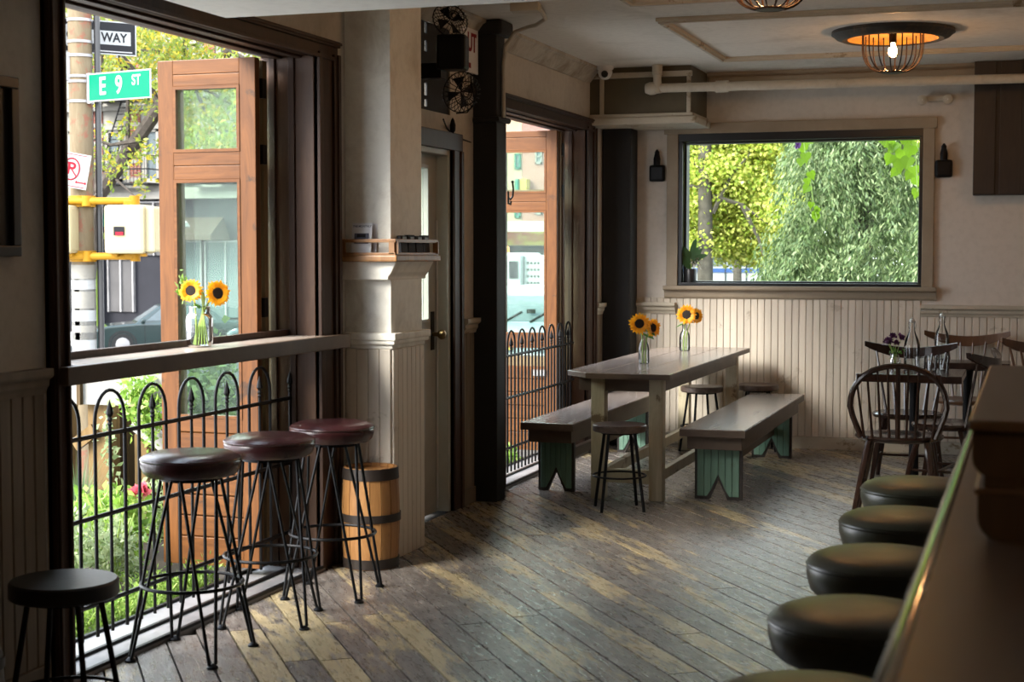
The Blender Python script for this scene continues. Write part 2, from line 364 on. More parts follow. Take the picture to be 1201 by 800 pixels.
def thing(name, label, cat, loc=(0,0,0), rz=0, group=None):
    o = bpy.data.objects.new(name, None); COL.objects.link(o); o.location = loc; o.rotation_euler = (0, 0, rz)
    o.empty_display_size = .1; return tag(o, label, cat, group)
def tag(o, label, cat, group=None):
    o['label'] = label; o['category'] = cat
    if group: o['group'] = group
    return o
def struct(o): o['kind'] = 'structure'; return o
def stuff(o): o['kind'] = 'stuff'; return o
def sempty(name, loc=(0,0,0)):
    o = bpy.data.objects.new(name, None); COL.objects.link(o); o.location = loc; return struct(o)
def copytree(o, parent=None):
    c = o.copy(); COL.objects.link(c)
    if parent: c.parent = parent
    for ch in list(o.children): copytree(ch, c)
    return c
def place(proto, loc, rz, label, group=None, first=False):
    o = proto if first else copytree(proto)
    o.location = loc; o.rotation_euler = (0, 0, rz); o['label'] = label
    if group: o['group'] = group
    return o
def text(name, s, size, mat, parent, loc, rot, depth=.002, align='CENTER', sx=1, bold=.022):
    cu = bpy.data.curves.new(name, 'FONT'); cu.body = s; cu.size = size; cu.extrude = depth; cu.offset = size*bold; cu.align_x = align; cu.align_y = 'CENTER'
    t = bpy.data.objects.new(name, cu); COL.objects.link(t)
    bpy.context.view_layer.update()
    me = bpy.data.meshes.new_from_object(t.evaluated_get(bpy.context.evaluated_depsgraph_get()))
    COL.objects.unlink(t); bpy.data.objects.remove(t); me.name = name
    me.materials.clear(); me.materials.append(M[mat])
    o = bpy.data.objects.new(name, me); COL.objects.link(o); o.parent = parent; o.location = loc; o.rotation_euler = rot; o.scale = (sx, 1, 1)
    return o
# the measured camera again, used only to read real-world places off known depths
_y, _p = R(18.54), R(3.28)
_F = np.array([-math.sin(_y)*math.cos(_p), math.cos(_y)*math.cos(_p), -math.sin(_p)]); _R = np.array([math.cos(_y), math.sin(_y), 0.]); _U = np.cross(_R, _F)
def at(u, v, ax, val):
    d = _F + _R*(u-600.5)/1823 - _U*(v-400)/1823; i = 'xyz'.index(ax); o = np.array([0, 0, 1.5])
    return o + d*(val-o[i])/d[i]

# ------------------------------------------------------------------ leaf clouds
def leafcloud(name, mat, pts, size, parent=None, up=.3, aspect=.5, jitter=.35, kind_stuff=True, dirs=None, world=True):
    pts = np.asarray(pts, float); N = len(pts)
    d = nrnd.normal(size=(N, 3)) if dirs is None else np.asarray(dirs) + nrnd.normal(size=(N, 3))*.25
    d[:, 2] += up; d /= np.linalg.norm(d, axis=1)[:, None]
    t = nrnd.normal(size=(N, 3)); s_ = np.cross(d, t); s_ /= np.linalg.norm(s_, axis=1)[:, None]
    nn = np.cross(d, s_)
    L = (size*(1+jitter*nrnd.uniform(-1, 1, N)))[:, None]
    p0 = pts; p1 = pts + d*L*.45 + s_*L*aspect*.5 + nn*L*.06; p2 = pts + d*L + nn*L*-.08; p3 = pts + d*L*.45 - s_*L*aspect*.5 + nn*L*.06
    V = np.stack([p0, p1, p2, p3], 1).reshape(-1, 3)
    me = bpy.data.meshes.new(name); me.vertices.add(4*N); me.vertices.foreach_set('co', V.ravel())
    me.loops.add(4*N); me.loops.foreach_set('vertex_index', np.arange(4*N))
    me.polygons.add(N); me.polygons.foreach_set('loop_start', np.arange(0, 4*N, 4)); me.polygons.foreach_set('loop_total', np.full(N, 4))
    me.update(calc_edges=True); me.materials.append(M[mat])
    o = bpy.data.objects.new(name, me); COL.objects.link(o)
    if parent:
        o.parent = parent
        if world: o.location = -wloc(parent)
    if kind_stuff: stuff(o)
    return o
def ellip(c, r, n, clusters=0, cr=.3, shell=.5):
    """points of a crown: clumps scattered in an ellipsoid"""
    c = np.array(c); r = np.array(r)
    if clusters:
        u = nrnd.normal(size=(clusters, 3)); u /= np.linalg.norm(u, axis=1)[:, None]
        cc = c + u*r*(nrnd.uniform(shell, 1, clusters)[:, None])
        k = nrnd.randint(0, clusters, n); return cc[k] + nrnd.normal(size=(n, 3))*cr
    u = nrnd.normal(size=(n, 3)); u /= np.linalg.norm(u, axis=1)[:, None]
    return c + u*r*(nrnd.uniform(shell, 1, n)[:, None])

# ================================================================== THE ROOM
WX, BY, CZ = -3.18, 11.9, 2.87        # left wall face, back wall face, ceiling
RX, FY = 2.6, -1.6                    # right wall and rear wall, out of view
OX = -3.45                            # outer face of the left wall
# ---- floor: diagonal boards, each its own piece
fl = struct(B().box((WX-.27, FY, -.12), (RX, BY+.25, -.028)).obj('floor', 'subfloor'))
def clip(poly, a, b, c):
    out = []
    for i in range(len(poly)):
        p, q = poly[i], poly[(i+1) % len(poly)]
        dp, dq = a*p[0]+b*p[1]-c, a*q[0]+b*q[1]-c
        if dp <= 0: out.append(p)
        if dp*dq < 0: t = dp/(dp-dq); out.append((p[0]+t*(q[0]-p[0]), p[1]+t*(q[1]-p[1])))
    return out
ang = R(-53.5); dx, dy = math.cos(ang), math.sin(ang); nx, ny = -dy, dx
pw = .127; k = -8.0; npl = 0
ns = [x*nx+y*ny for x in (WX, RX) for y in (FY, BY)]
k = min(ns)
while k < max(ns):
    cuts = [-30.0]; t = -12+rnd.uniform(0, 3)
    while t < 14: cuts.append(t); t += rnd.uniform(2.2, 4.6)
    cuts.append(30)
    for a, b in zip(cuts[:-1], cuts[1:]):
        g = .004
        pl = [(k+g, a+g), (k+pw-g, a+g), (k+pw-g, b-g), (k+g, b-g)]
        pl = [(n_*nx+s_*dx, n_*ny+s_*dy) for n_, s_ in pl]
        for A in ((-1, 0, -WX), (1, 0, RX), (0, -1, -FY), (0, 1, BY)): pl = clip(pl, *A); 
        if len(pl) < 3: continue
        ar = abs(sum(pl[i][0]*pl[(i+1)%len(pl)][1]-pl[(i+1)%len(pl)][0]*pl[i][1] for i in range(len(pl))))/2
        if ar < .01: continue
        h = rnd.uniform(-.0018, 0)
        B().prism(pl, 'z', -.03, h).obj('floorboard', 'floor', fl); npl += 1
    k += pw
# ---- ceiling
ce = struct(B().box((WX-.27, FY, CZ), (RX, BY+.25, CZ+.15)).obj('ceiling', 'ceiling'))
def batten_frame(x0, y0, x1, y1):
    w_ = .05
    for a, b in (((x0, y0), (x1, y0+w_)), ((x0, y1-w_), (x1, y1)), ((x0, y0+w_), (x0+w_, y1-w_)), ((x1-w_, y0+w_), (x1, y1-w_))):
        B().box((a[0], a[1], CZ-.022), (b[0], b[1], CZ+.001)).obj('ceiling_batten', 'trimcream', ce, bev=.006)
        e = .013
        B().box((a[0]+e, a[1]+e, CZ-.034), (b[0]-e, b[1]-e, CZ-.02)).obj('ceiling_batten', 'trimcream', ce, bev=.004)
batten_frame(-2.13, 8.99, .95, 10.99)
batten_frame(-2.13, 6.3, .95, 8.36)
# dropped soffit over the bar side
struct(B().box((-3.04, FY, 2.42), (RX, 5.51, CZ-.001)).obj('trim_1', 'soffit', bev=.006))
# ---- left wall with its two openings and door
LO, LI = 4.575, 6.61          # opening 1
MO, MI = 9.25, 11.20         # opening 2
DO, DI = 7.52, 8.37          # door
HZ = 2.43
wl = B()
def wseg(y0, y1, z0, z1): wl.box((OX, y0, z0), (WX, y1, z1))
wseg(FY, LO, 0, CZ); wseg(LO, LI, HZ, CZ); wseg(LI, DO, 0, CZ); wseg(DI, MO, 0, CZ); wseg(MO, MI, HZ, CZ); wseg(MI, BY+.2, 0, CZ)
wseg(DO, DI, 2.10, 2.28); wseg(DO, DI, 2.80, CZ)
wall_left = struct(wl.obj('wall_left', 'plaster'))
# threshold under the openings' edges
# black boarded transom over the door with its cracks of daylight
tb = B(); xs = (WX-.02, WX-.008)
tb.box((xs[0], DO, 2.28), (xs[1], 8.0, 2.80)); tb.box((xs[0], 8.032, 2.28), (xs[1], DI, 2.80))
zz = 2.28
for a, b in ((2.30, 2.34), (2.36, 2.43), (2.45, 2.49), (2.60, 2.66), (2.70, 2.76)):
    tb.box((xs[0], 8.0, zz), (xs[1], 8.032, a)); zz = b
tb.box((xs[0], 8.0, zz), (xs[1], 8.032, 2.80))
tr = tb.obj('transom_board', 'blackpaint', wall_left)
# ---- back wall
BX0, BX1, BZ0, BZ1 = -2.63, -.785, 1.238, 2.412
wb = B()
for a in (((WX-.27, 0), (BX0, CZ)), ((BX1, 0), (RX, CZ)), ((BX0, 0), (BX1, BZ0)), ((BX0, BZ1), (BX1, CZ))):
    wb.box((a[0][0], BY, a[0][1]), (a[1][0], BY+.2, a[1][1]))
wall_back = struct(wb.obj('wall_back', 'plasterB'))
struct(B().box((RX, FY, 0), (RX+.2, BY+.2, CZ)).obj('wall_right', 'plaster'))
struct(B().box((WX-.27, FY-.2, 0), (RX+.2, FY, CZ)).obj('wall_rear', 'plaster'))
# beadboard, board by board
def beads_back(x0, x1, ztop, zb=.095, w_=.0525, mat='bead'):
    n = round((x1-x0)/w_); w_ = (x1-x0)/n
    for i in range(n):
        a = x0+i*w_
        B().box((a+.0015, BY-.012, zb), (a+w_-.0015, BY+.001, ztop)).obj('bead_board', mat, wall_back, bev=.004, seg=1)
beads_back(-3.0, -.79, 1.145)
beads_back(-.79, .95, 1.03)
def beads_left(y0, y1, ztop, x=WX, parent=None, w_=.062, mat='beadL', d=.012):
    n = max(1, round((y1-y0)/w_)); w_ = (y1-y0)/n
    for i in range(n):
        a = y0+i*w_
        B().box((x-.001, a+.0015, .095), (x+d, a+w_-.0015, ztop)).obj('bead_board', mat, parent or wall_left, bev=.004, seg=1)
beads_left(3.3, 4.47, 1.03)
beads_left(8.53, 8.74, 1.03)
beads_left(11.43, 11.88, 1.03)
# chair rails
def rail_prof(d=.05, h0=1.02, h1=1.108):
    return [(0, h0), (d*.35, h0), (d*.45, h0+.018), (d*.62, h0+.03), (d*.66, h0+.05), (d*.95, h0+.06), (d, h0+.066), (d, h1), (0, h1)]
def rail_x(name, x0, x1, mat, d=.055, h0=1.02, h1=1.108):      # along the back wall
    return struct(B().prism([(BY-a, z) for a, z in rail_prof(d, h0, h1)], 'x', x0, x1).obj(name, mat))
def rail_y(name, y0, y1, mat, x=WX, d=.05, h0=1.02, h1=1.108):
    return struct(B().prism([(x+a, z) for a, z in rail_prof(d, h0, h1)], 'y', y0, y1).obj(name, mat))
rail_x('trim_2', -3.18, -2.64, 'trimcream', .07)
rail_x('trim_3', -.79, RX, 'trimcream', .06)
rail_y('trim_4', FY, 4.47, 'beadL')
rail_y('trim_5', 8.53, 8.75, 'trimcream')
rail_y('trim_6', 11.42, 11.64, 'trimcream')
# baseboards
struct(B().box((-3.0, BY-.022, 0), (RX, BY, .095)).obj('baseboard_back', 'trimcream', bev=.006))
bl_ = B()
for a, b in ((FY, 4.47), (8.53, 8.74), (11.43, 11.88)): bl_.box((WX, a, 0), (WX+.022, b, .095))
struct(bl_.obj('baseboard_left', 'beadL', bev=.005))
# crown moulding along the left wall
cp = [(0, 2.76), (.012, 2.76), (.03, 2.78), (.075, 2.84), (.095, 2.85), (.095, CZ), (0, CZ)]
struct(B().prism([(WX+a, z) for a, z in cp], 'y', 7.35, 11.28).obj('trim_7', 'crown'))
struct(B().prism([(BY-a*.6, z) for a, z in cp], 'x', -2.4, RX).obj('trim_8', 'trimtan'))
# ---- cased openings
def opening(name, y0, y1, cl=.10, cr=.22):
    r = struct(B().box((OX, y0, HZ-.02), (WX+.005, y1, HZ+.01)).obj(name, 'revealwood', bev=.004))   # head jamb
    B().box((OX, y1-.03, 0), (WX+.005, y1, HZ-.02)).obj('jamb', 'revealwood', r, bev=.003)
    B().box((OX, y0, 0), (WX+.005, y0+.03, HZ-.02)).obj('jamb', 'darkwood', r, bev=.003)
    for xa in (-3.40, -3.30): B().box((xa, y1-.045, 0), (xa+.03, y1-.03, HZ-.02)).obj('jamb_stop', 'darkwood', r, bev=.003)
    for xa, zz in ((-3.38, .012), (-3.28, .012)): B().box((xa, y0+.03, HZ-.02-zz), (xa+.045, y1-.03, HZ-.02)).obj('head_stop', 'darkwood', r, bev=.003)
    # casing in stepped mouldings
    for (w0, w1, d) in ((0, 1.0, .022), (.0, .16, .034), (.70, 1.0, .036), (.82, .95, .046)):
        B().box((WX, y1-.02+cr*w0, 0), (WX+d, y1-.02+cr*w1, HZ+.0)).obj('casing', 'darkwood', r, bev=.004)
        if cl: B().box((WX, y0+.02-cl*w0, 0), (WX+d, y0+.02-cl*w1, HZ+.0)).obj('casing', 'darkwood', r, bev=.004)
    for (z0, z1, d) in ((-.03, .062, .023), (-.03, -.012, .036), (.035, .064, .038), (.045, .058, .048)):
        B().box((WX, y0+.02-cl, HZ+z0), (WX+d, y1-.02+cr, HZ+z1)).obj('casing', 'darkwood', r, bev=.004)
    # metal track threshold
    B().box((OX-.02, y0, -.03), (WX+.035, y1, .012)).obj('threshold', 'alum', r, bev=.003)
    for xa in (-3.455, -3.30, -3.165): B().box((xa, y0+.001, .01), (xa+.018, y1-.001, .024)).obj('track', 'iron', r, bev=.002)
    return r
win1 = opening('window_1', LO, LI); win2 = opening('window_2', MO, MI, cl=.15)
# ---- door in the left wall
q = B(); PY_, PZ_ = (8.02, 8.19), (1.12, 1.97)
for a, b in (((DO+.05, 0), (PY_[0], 2.05)), ((PY_[1], 0), (DI-.03, 2.05)), ((PY_[0], 0), (PY_[1], PZ_[0])), ((PY_[0], PZ_[1]), (PY_[1], 2.05))):
    q.box((-3.30, a[0], a[1]), (-3.255, b[0], b[1]))
dr = struct(q.obj('door_1', 'doorpaint'))
B().box((-3.28, PY_[0], PZ_[0]), (-3.275, PY_[1], PZ_[1])).obj('pane', 'glass', dr)
for a in (((PY_[0], PZ_[0]-.02), (PY_[1]+.02, PZ_[0])), ((PY_[0], PZ_[1]), (PY_[1]+.02, PZ_[1]+.02)), ((PY_[1], PZ_[0]), (PY_[1]+.02, PZ_[1]))):
    B().box((-3.257, a[0][0], a[0][1]), (-3.245, a[1][0], a[1][1])).obj('glazing_bead', 'doorpaint', dr, bev=.003)
B().box((-3.256, 8.245, .94), (-3.25, 8.295, 1.16)).obj('lock_plate', 'blackpaint', dr, bev=.002)
B().lathe([(.0, 0), (.012, 0), (.012, .03), (.02, .035), (.029, .05), (.027, .068), (.012, .078), (0, .078)], (-3.25, 8.27, 1.03), 20, Matrix.Rotation(R(90), 3, 'Y')).obj('door_knob', 'brass', dr)
B().box((OX, DI-.03, 0), (WX-.002, DI+.001, 2.10)).obj('jamb', 'whitejamb', dr, bev=.004)
B().box((OX, DO, 2.05), (WX-.002, DI-.03, 2.10)).obj('jamb', 'doorpaint', dr, bev=.004)
B().box((OX, DO, 0), (WX-.002, DO+.04, 2.05)).obj('jamb', 'doorpaint', dr, bev=.004)
for a, b, d in ((0, .15, .022), (0, .03, .030), (.11, .15, .032)):
    B().box((WX, DI-.005+a, 0), (WX+d, DI-.005+b, 2.08)).obj('casing', 'darkwood', dr, bev=.004)
B().box((WX, DO-.04, 2.08), (WX+.025, DI+.145, 2.18)).obj('casing', 'darkwood', dr, bev=.004)
B().tube([(-3.25, DI-.036, .02), (-3.248, DI-.036, 1.0), (-3.25, DI-.037, 1.68)], .006, 6).obj('weather_strip', 'white', dr)
# ---- back window
wf = sempty('window_3')
def cas(a, b, mat='trimtan', d=.03, nm='casing'): return B().box((a[0], BY-d, a[1]), (b[0], BY, b[1])).obj(nm, mat, wf, bev=.004)
cas((-2.715, 1.238), (BX0+.003, 2.412)); cas((BX1-.003, 1.238), (-.705, 2.412)); cas((-2.735, 2.409), (-.69, 2.49), d=.04)
B().prism([(BY-a, z) for a, z in [(0, 1.14), (.02, 1.14), (.03, 1.155), (.036, 1.20), (.075, 1.208), (.08, 1.215), (.08, 1.238), (0, 1.238)]], 'x', -2.73, -.68).obj('sill', 'trimtan', wf)
B().box((BX0, BY, 1.230), (BX1, BY+.12, 1.239)).obj('sill_board', 'blackframe', wf)
for a, b in (((BX0, 1.238), (BX1, 1.262)), ((BX0, 2.352), (BX1, 2.412)), ((BX0, 1.262), (BX0+.035, 2.352)), ((BX1-.03, 1.262), (BX1, 2.352))):
    B().box((a[0], BY-.012, a[1]), (b[0], BY+.05, b[1])).obj('frame', 'blackframe', wf, bev=.004)
for a, b in (((BX0, 1.262), (BX1, 1.275)), ((BX0, 2.335), (BX1, 2.352)), ((BX0+.035, 1.275), (BX0+.058, 2.335)), ((BX1-.035, 1.275), (BX1-.012, 2.335))):
    B().box((a[0], BY+.045, a[1]), (b[0], BY+.15, b[1])).obj('inner_frame', 'blackframe', wf, bev=.003)
B().box((BX0, BY+.12, 1.24), (BX1, BY+.125, 2.41)).obj('pane', 'glass', wf)

# ---- square wall pier with its shelf
pier = sempty('trim_9')
PX, PY0, PY1 = -2.94, 6.93, 7.33
B().box((WX, PY0, 0), (PX, PY1, CZ)).obj('pier_shaft', 'colpaint', pier, bev=.004)
B().prism([(WX, 1.365), (PX+.004, 1.365), (PX+.004, 1.38), (PX+.02, 1.40), (PX+.035, 1.43), (PX+.05, 1.455), (WX, 1.455)], 'y', PY0-.045, PY1+.045).obj('pier_capital', 'colpaint', pier, bev=.006)
B().box((WX, PY0-.085, 1.453), (PX+.065, PY1+.1, 1.485)).obj('pier_shelf', 'keg', pier, bev=.008)
for (z0, z1, d) in ((1.03, 1.055, .012), (1.052, 1.075, .028), (1.072, 1.108, .036)):
    B().box((WX+.001, PY0-d, z0), (PX+d, PY1+d, z1)).obj('pier_rail', 'colpaint', pier, bev=.008)
n_ = 4
for i in range(n_):
    a = WX+.002+(PX-WX-.002)/n_*i; B().box((a+.0012, PY0-.012, .0), (a+(PX-WX)/n_-.0012, PY0+.001, 1.03)).obj('bead_board', 'bead', pier, bev=.003, seg=1)
for i in range(7):
    a = PY0+(PY1-PY0)/7*i; B().box((PX-.001, a+.0012, 0), (PX+.012, a+(PY1-PY0)/7-.0012, 1.03)).obj('bead_board', 'bead', pier, bev=.003, seg=1)
# gallery rail tray on top of the pier shelf
rk = thing('card_rack', 'scuffed yellow wooden tray with low gallery rail on the pier shelf', 'card rack', (-3.03, 7.15, 1.485))
x0, x1, y0, y1 = WX+.012, PX+.055, PY0-.075, PY1+.09
for z0, z1 in ((1.485, 1.497), (1.545, 1.562)):
    B().box((x0, y0, z0), (x1, y0+.012, z1)).obj('rail', 'keg', rk, world=True, bev=.002)
    B().box((x1-.012, y0+.012, z0), (x1, y1, z1)).obj('rail', 'keg', rk, world=True, bev=.002)
for x, y in ((x0+.006, y0+.006), (x1-.02, y0+.006), (x1-.006, y1-.02), (x1-.006, y0+.02)):
    B().box((x-.014, y-.006, 1.49), (x+.014, y+.006, 1.55)).obj('post', 'keg', rk, world=True)
B().box((x0, y0+.013, 1.4852), (x1-.013, y1, 1.488)).obj('tray_base', 'keg', rk, world=True)
for i, (x, tilt) in enumerate(((-3.075, 0), (-3.062, .03))):
    f = thing('flyer', 'white flyer with a grey photograph standing foremost in the pier rack' if i == 0 else 'white flyer tucked just behind the photograph flyer in the pier rack', 'flyer', (x, y0+.035+.03*i, 1.49), 0)
    B().ob((0, .0, .075), (.105, .0025, .15), (R(-8), 0, tilt)).obj('card', 'paper', f)
    if i == 0:
        B().ob((0.0, -.0035, .075), (.075, .0012, .05), (R(-8), 0, tilt)).obj('picture', 'blueprint', f)
        B().ob((-.0, -.0055, .088), (.045, .001, .016), (R(-8), 0, 0)).obj('picture_detail', 'darkprint', f)
        text('lettering', 'THE MONTHLY', .014, 'blueprint', f, (0, .006, .133), (R(82), 0, 0), .0004)
        B().ob((0, .004, .018), (.085, .001, .006), (R(-8), 0, 0)).obj('printed_line', 'darkprint', f)
for i, y in enumerate((7.02, 7.12, 7.22, 7.31)):
    f = thing('card_stack', ['dark green cards at near end of the rack\'s long side', 'black postcard stack second in the rack\'s long side', 'black postcard stack third in the rack\'s long side', 'black leaflets farthest back in the pier rack'][i], 'cards', (-2.917, y, 1.4885))
    B().ob((0, 0, .048), (.018, .085, .085+.008*(i%2)), (0, R(-4), 0)).obj('cards', 'darkprint', f)
    B().ob((.0105, 0, .07), (.002, .05, .03), (0, R(-4), 0)).obj('printed_patch', 'cabtrim', f)
# black iron column beside opening 2, and the one in the far corner
q = B().box((WX+.0, 8.75, 0), (-3.03, 8.9, CZ)); q.box((WX, 8.90, 0), (-3.165, 9.11, CZ))
struct(q.obj('trim_10', 'blackpaint', bev=.01))
bp = bpy.data.objects['trim_10']
B().tube([(-3.17, 8.735, 2.28), (-3.02, 8.735, 2.285), (-3.015, 8.92, 2.285)], .018, 8).obj('column_band', 'blackpaint', bp)
B().box((WX, 8.72, 2.78), (-2.99, 8.95, CZ)).obj('column_head', 'blackpaint', bp, bev=.02)
struct(B().box((-3.175, 11.65, 0), (-2.945, 11.87, 2.5)).obj('trim_11', 'blackpaint', bev=.015))
# boxed-in duct in the far corner
dk = sempty('trim_12')
B().box((WX, 11.32, 2.52), (-2.41, BY, CZ-.001)).obj('duct_box', 'boxdark', dk)
B().box((WX, 11.29, 2.445), (-2.37, BY, 2.50)).obj('duct_ledge', 'trimcream', dk, bev=.012)
B().box((WX, 11.30, 2.50), (-2.395, BY, 2.525)).obj('duct_ledge', 'trimcream', dk, bev=.006)
B().box((WX, 11.295, 2.79), (-2.40, 11.33, 2.83)).obj('duct_batten', 'trimcream', dk, bev=.008)
for x in (-3.10, -2.44): B().box((x, 11.30, 2.52), (x+.03, 11.325, 2.79)).obj('duct_batten', 'trimcream', dk, bev=.006)
# ceiling pipe with its elbow
pp = thing('ceiling_pipe', 'cream painted pipe running under the ceiling along the back wall', 'pipe', (-2.66, 11.22, 2.70))
B().tube([(-2.64, 11.24, 2.70), (RX-.02, 11.45, 2.685)], .033, 16).obj('pipe_run', 'pipe', pp, world=True)
B().lathe([(.038, -.05), (.043, -.045), (.043, .045), (.038, .05)], (-2.17, 11.272, 2.70), 16, Matrix.Rotation(R(90), 3, 'Y')).obj('coupling', 'pipe', pp, world=True)
B().lathe([(0, -.05), (.035, -.042), (.048, -.01), (.048, .02), (.038, .05), (0, .055)], (-2.69, 11.24, 2.70), 18, Matrix.Rotation(R(90), 3, 'Y')).obj('elbow', 'pipe', pp, world=True)
B().lathe([(0, -.045), (.034, -.04), (.04, -.01), (.036, .02), (.03, .05), (.03, .09), (.038, .095), (.038, .165)], (-2.645, 11.24, 2.705), 18).obj('hanger', 'pipe', pp, world=True)
struct(B().box((-2.38, 11.84, 2.755), (RX, BY, 2.83)).obj('trim_13', 'trimtan', bev=.006))
# ---- dark wall cabinet top right
cb = thing('wall_cabinet', 'near-black wooden wall cabinet hanging at the upper right by the window', 'cabinet', (.6, 11.83, 1.91))
B().box((-.43, 11.76, 1.91), (1.7, BY-.001, CZ-.003)).obj('carcass', 'cabinet', cb, world=True, bev=.004)
for x in (-.43, -.25, -.10): B().box((x+.002, 11.745, 1.915), (x+(.15 if x < -.1 else .10), 11.762, CZ-.005)).obj('board', 'cabinet', cb, world=True, bev=.003)
for x in (.02, .86):
    for a, b in (((x-.09, 1.93), (x-.03, 2.27)), ((x-.03, 2.21), (x+.7, 2.27)), ((x+.64, 1.93), (x+.7, 2.21)), ((x-.03, 1.93), (x+.64, 1.985))):
        B().box((a[0], 11.735, a[1]), (b[0], 11.762, b[1])).obj('door_frame', 'cabtrim', cb, world=True, bev=.003)
# ---- ceiling crown conduit + junction box
jb = thing('conduit', 'grey electrical conduit looping from ceiling box to iron column', 'conduit', (-2.79, 8.4, 2.86))
a = at(605, 12, 'z', 2.83); c_ = at(636, 24, 'z', 2.84)
B().ob((a[0]+.05, a[1]+.02, 2.845), (.16, .10, .05), (0, 0, R(8))).obj('junction_box', 'pipe', jb, world=True, bev=.006)
pts = [(a[0]+.13, a[1]+.02, 2.84), tuple(at(640, 22, 'z', 2.84)), (at(630, 26, 'z', 2.84)[0], 8.72, 2.82), (-2.83, 8.76, 2.82), (-2.93, 8.8, 2.80), (-3.0, 8.82, 2.72), (-3.015, 8.83, 2.60), (-3.015, 8.83, 2.30)]
B().tube(pts, .012, 8).obj('conduit_tube', 'pipe', jb, world=True)
# security camera
sc_ = thing('security_camera', 'small white dome security camera in the far ceiling corner', 'camera', (-3.03, 11.2, CZ))
B().lathe([(0, -.10), (.025, -.095), (.045, -.075), (.055, -.045), (.05, -.03), (.062, -.02), (.062, 0)], (0, 0, 0), 24).obj('dome', 'white', sc_)
B().lathe([(0, 0), (.024, 0), (.026, .01), (0, .016)], (.012, -.05, -.062), 20, Matrix.Rotation(R(100), 3, 'X')).obj('lens', 'stoolblack', sc_)
# emergency twin lamp
em = thing('emergency_light', 'cream twin-head emergency light above right corner of the back window', 'emergency light', (-.70, 11.87, 2.61))
B().ob((-.0, .0, .01), (.2, .05, .04)).obj('bar', 'pipe', em, bev=.015)
for x in (-.095, .085):
    h = B().lathe([(0, 0), (.022, 0), (.036, .03), (.036, .05), (.03, .054)], (x, -.015, 0), 20, Matrix.Rotation(R(90), 3, 'X')).obj('lamp_head', 'pipe', em)
    B().lathe([(0, .003), (.012, 0), (.03, .0)], (x, -.067, 0), 16, Matrix.Rotation(R(90), 3, 'X')).obj('lens', 'white', h)
for i, x in enumerate((-2.79, -.64)):
    sc2 = thing('wall_sconce', ['black square wall sconce left of the back window', 'black square wall sconce right of the back window'][i], 'wall lamp', (x, 11.87, 2.11))
    B().ob((0, .0, 0), (.125, .045, .13)).obj('back_plate', 'iron', sc2, bev=.02)
    B().lathe([(.026, 0), (.028, .05), (.022, .075), (.02, .085)], (0, -.01, .06), 16).obj('socket', 'iron', sc2)
    B().lathe([(.018, 0), (.02, .02), (.006, .04), (0, .042)], (0, -.01, .143), 12).obj('cap', 'iron', sc2)
# picture frame at far left
pf = thing('picture_frame', 'dark framed picture on the left wall at the frame edge', 'picture', (WX, 4.03, 1.78))
B().box((WX, 3.72, 1.485), (WX+.012, 4.335, 2.067)).obj('picture', 'stoolblack', pf, world=True)
for a, b in (((3.72, 1.485), (4.335, 1.52)), ((3.72, 2.03), (4.335, 2.067)), ((4.295, 1.52), (4.335, 2.03)), ((3.72, 1.52), (3.76, 2.03))):
    B().box((WX, a[0], a[1]), (WX+.03, b[0], b[1])).obj('frame', 'blackframe', pf, world=True, bev=.004)

# ================================================================== window bar shelf
sh = thing('bar_shelf', 'long grey-brown plank shelf across the left opening', 'shelf', (-3.28, 5.7, 1.045))
B().box((-3.322, LO+.03, 1.045), (-3.12, LI-.031, 1.11)).obj('plank', 'shelftop', sh, world=True, bev=.005)
B().box((-3.129, 4.50, 1.045), (-3.095, 6.80, 1.11)).obj('front_edge', 'tabledark', sh, world=True, bev=.005)
B().box((-3.328, LO+.031, 1.10), (-3.306, LI-.031, 1.138)).obj('back_lip', 'darkwood', sh, world=True, bev=.004)

# ================================================================== folding doors
def stile_leaf(root, y, x0, x1, z0=.05, z1=2.375, glassy=True, mats=('leafwood', 'leafwoodH'), th=.04, hz=None):
    """one glazed leaf in the plane y, stiles, rails, panes and a boarded bottom panel"""
    sw = .08; mt, mh = mats
    leaf = B().box((x0, y-th/2, z0), (x0+sw, y+th/2, z1)).obj('door_leaf', mt, root, world=True, bev=.004)
    def bx(nm, a, b, mat, d=0, bev=.003): return B().box((a[0], y-th/2-d, a[1]), (b[0], y+th/2+d, b[1])).obj(nm, mat, leaf, world=True, bev=bev)
    bx('stile', (x1-sw, z0), (x1, z1), mt)
    for a, b in hz or ((z1-.065, z1), (z1-.12, z1-.067), (1.895, 1.955), (1.83, 1.893), (.67, .735), (z0, z0+.13)):
        bx('rail', (x0+sw, a), (x1-sw, b), mh)
    H = hz or ()
    g = ((1.955, z1-.12), (.735, 1.83)) if not hz else ((hz[2][1], hz[1][0]), (hz[4][1], hz[3][0]))
    for a, b in g:
        B().box((x0+sw-.005, y-.003, a-.005), (x1-sw+.005, y+.003, b+.005)).obj('pane', 'glass', leaf, world=True)
        for (p, q_) in (((x0+sw, a), (x0+sw+.014, b)), ((x1-sw-.014, a), (x1-sw, b)), ((x0+sw+.014, a), (x1-sw-.014, a+.014)), ((x0+sw+.014, b-.014), (x1-sw-.014, b))):
            B().box((p[0], y-th/2-.004, p[1]), (q_[0], y-.004, q_[1])).obj('glazing_bead', mh, leaf, world=True)
    zl, zh = z0+.13, .67
    nb = 5
    for i in range(nb):
        a = zl+(zh-zl)/nb*i; B().box((x0+sw, y-.012, a+.002), (x1-sw, y+.012, a+(zh-zl)/nb-.002)).obj('panel_board', mh, leaf, world=True, bev=.005, seg=1)
    return leaf
fd = thing('folding_door', 'varnished wooden glazed folding door stacked open at the left opening', 'folding door', (-3.5, 6.4, .012))
stile_leaf(fd, 6.33, -3.835, -3.335)
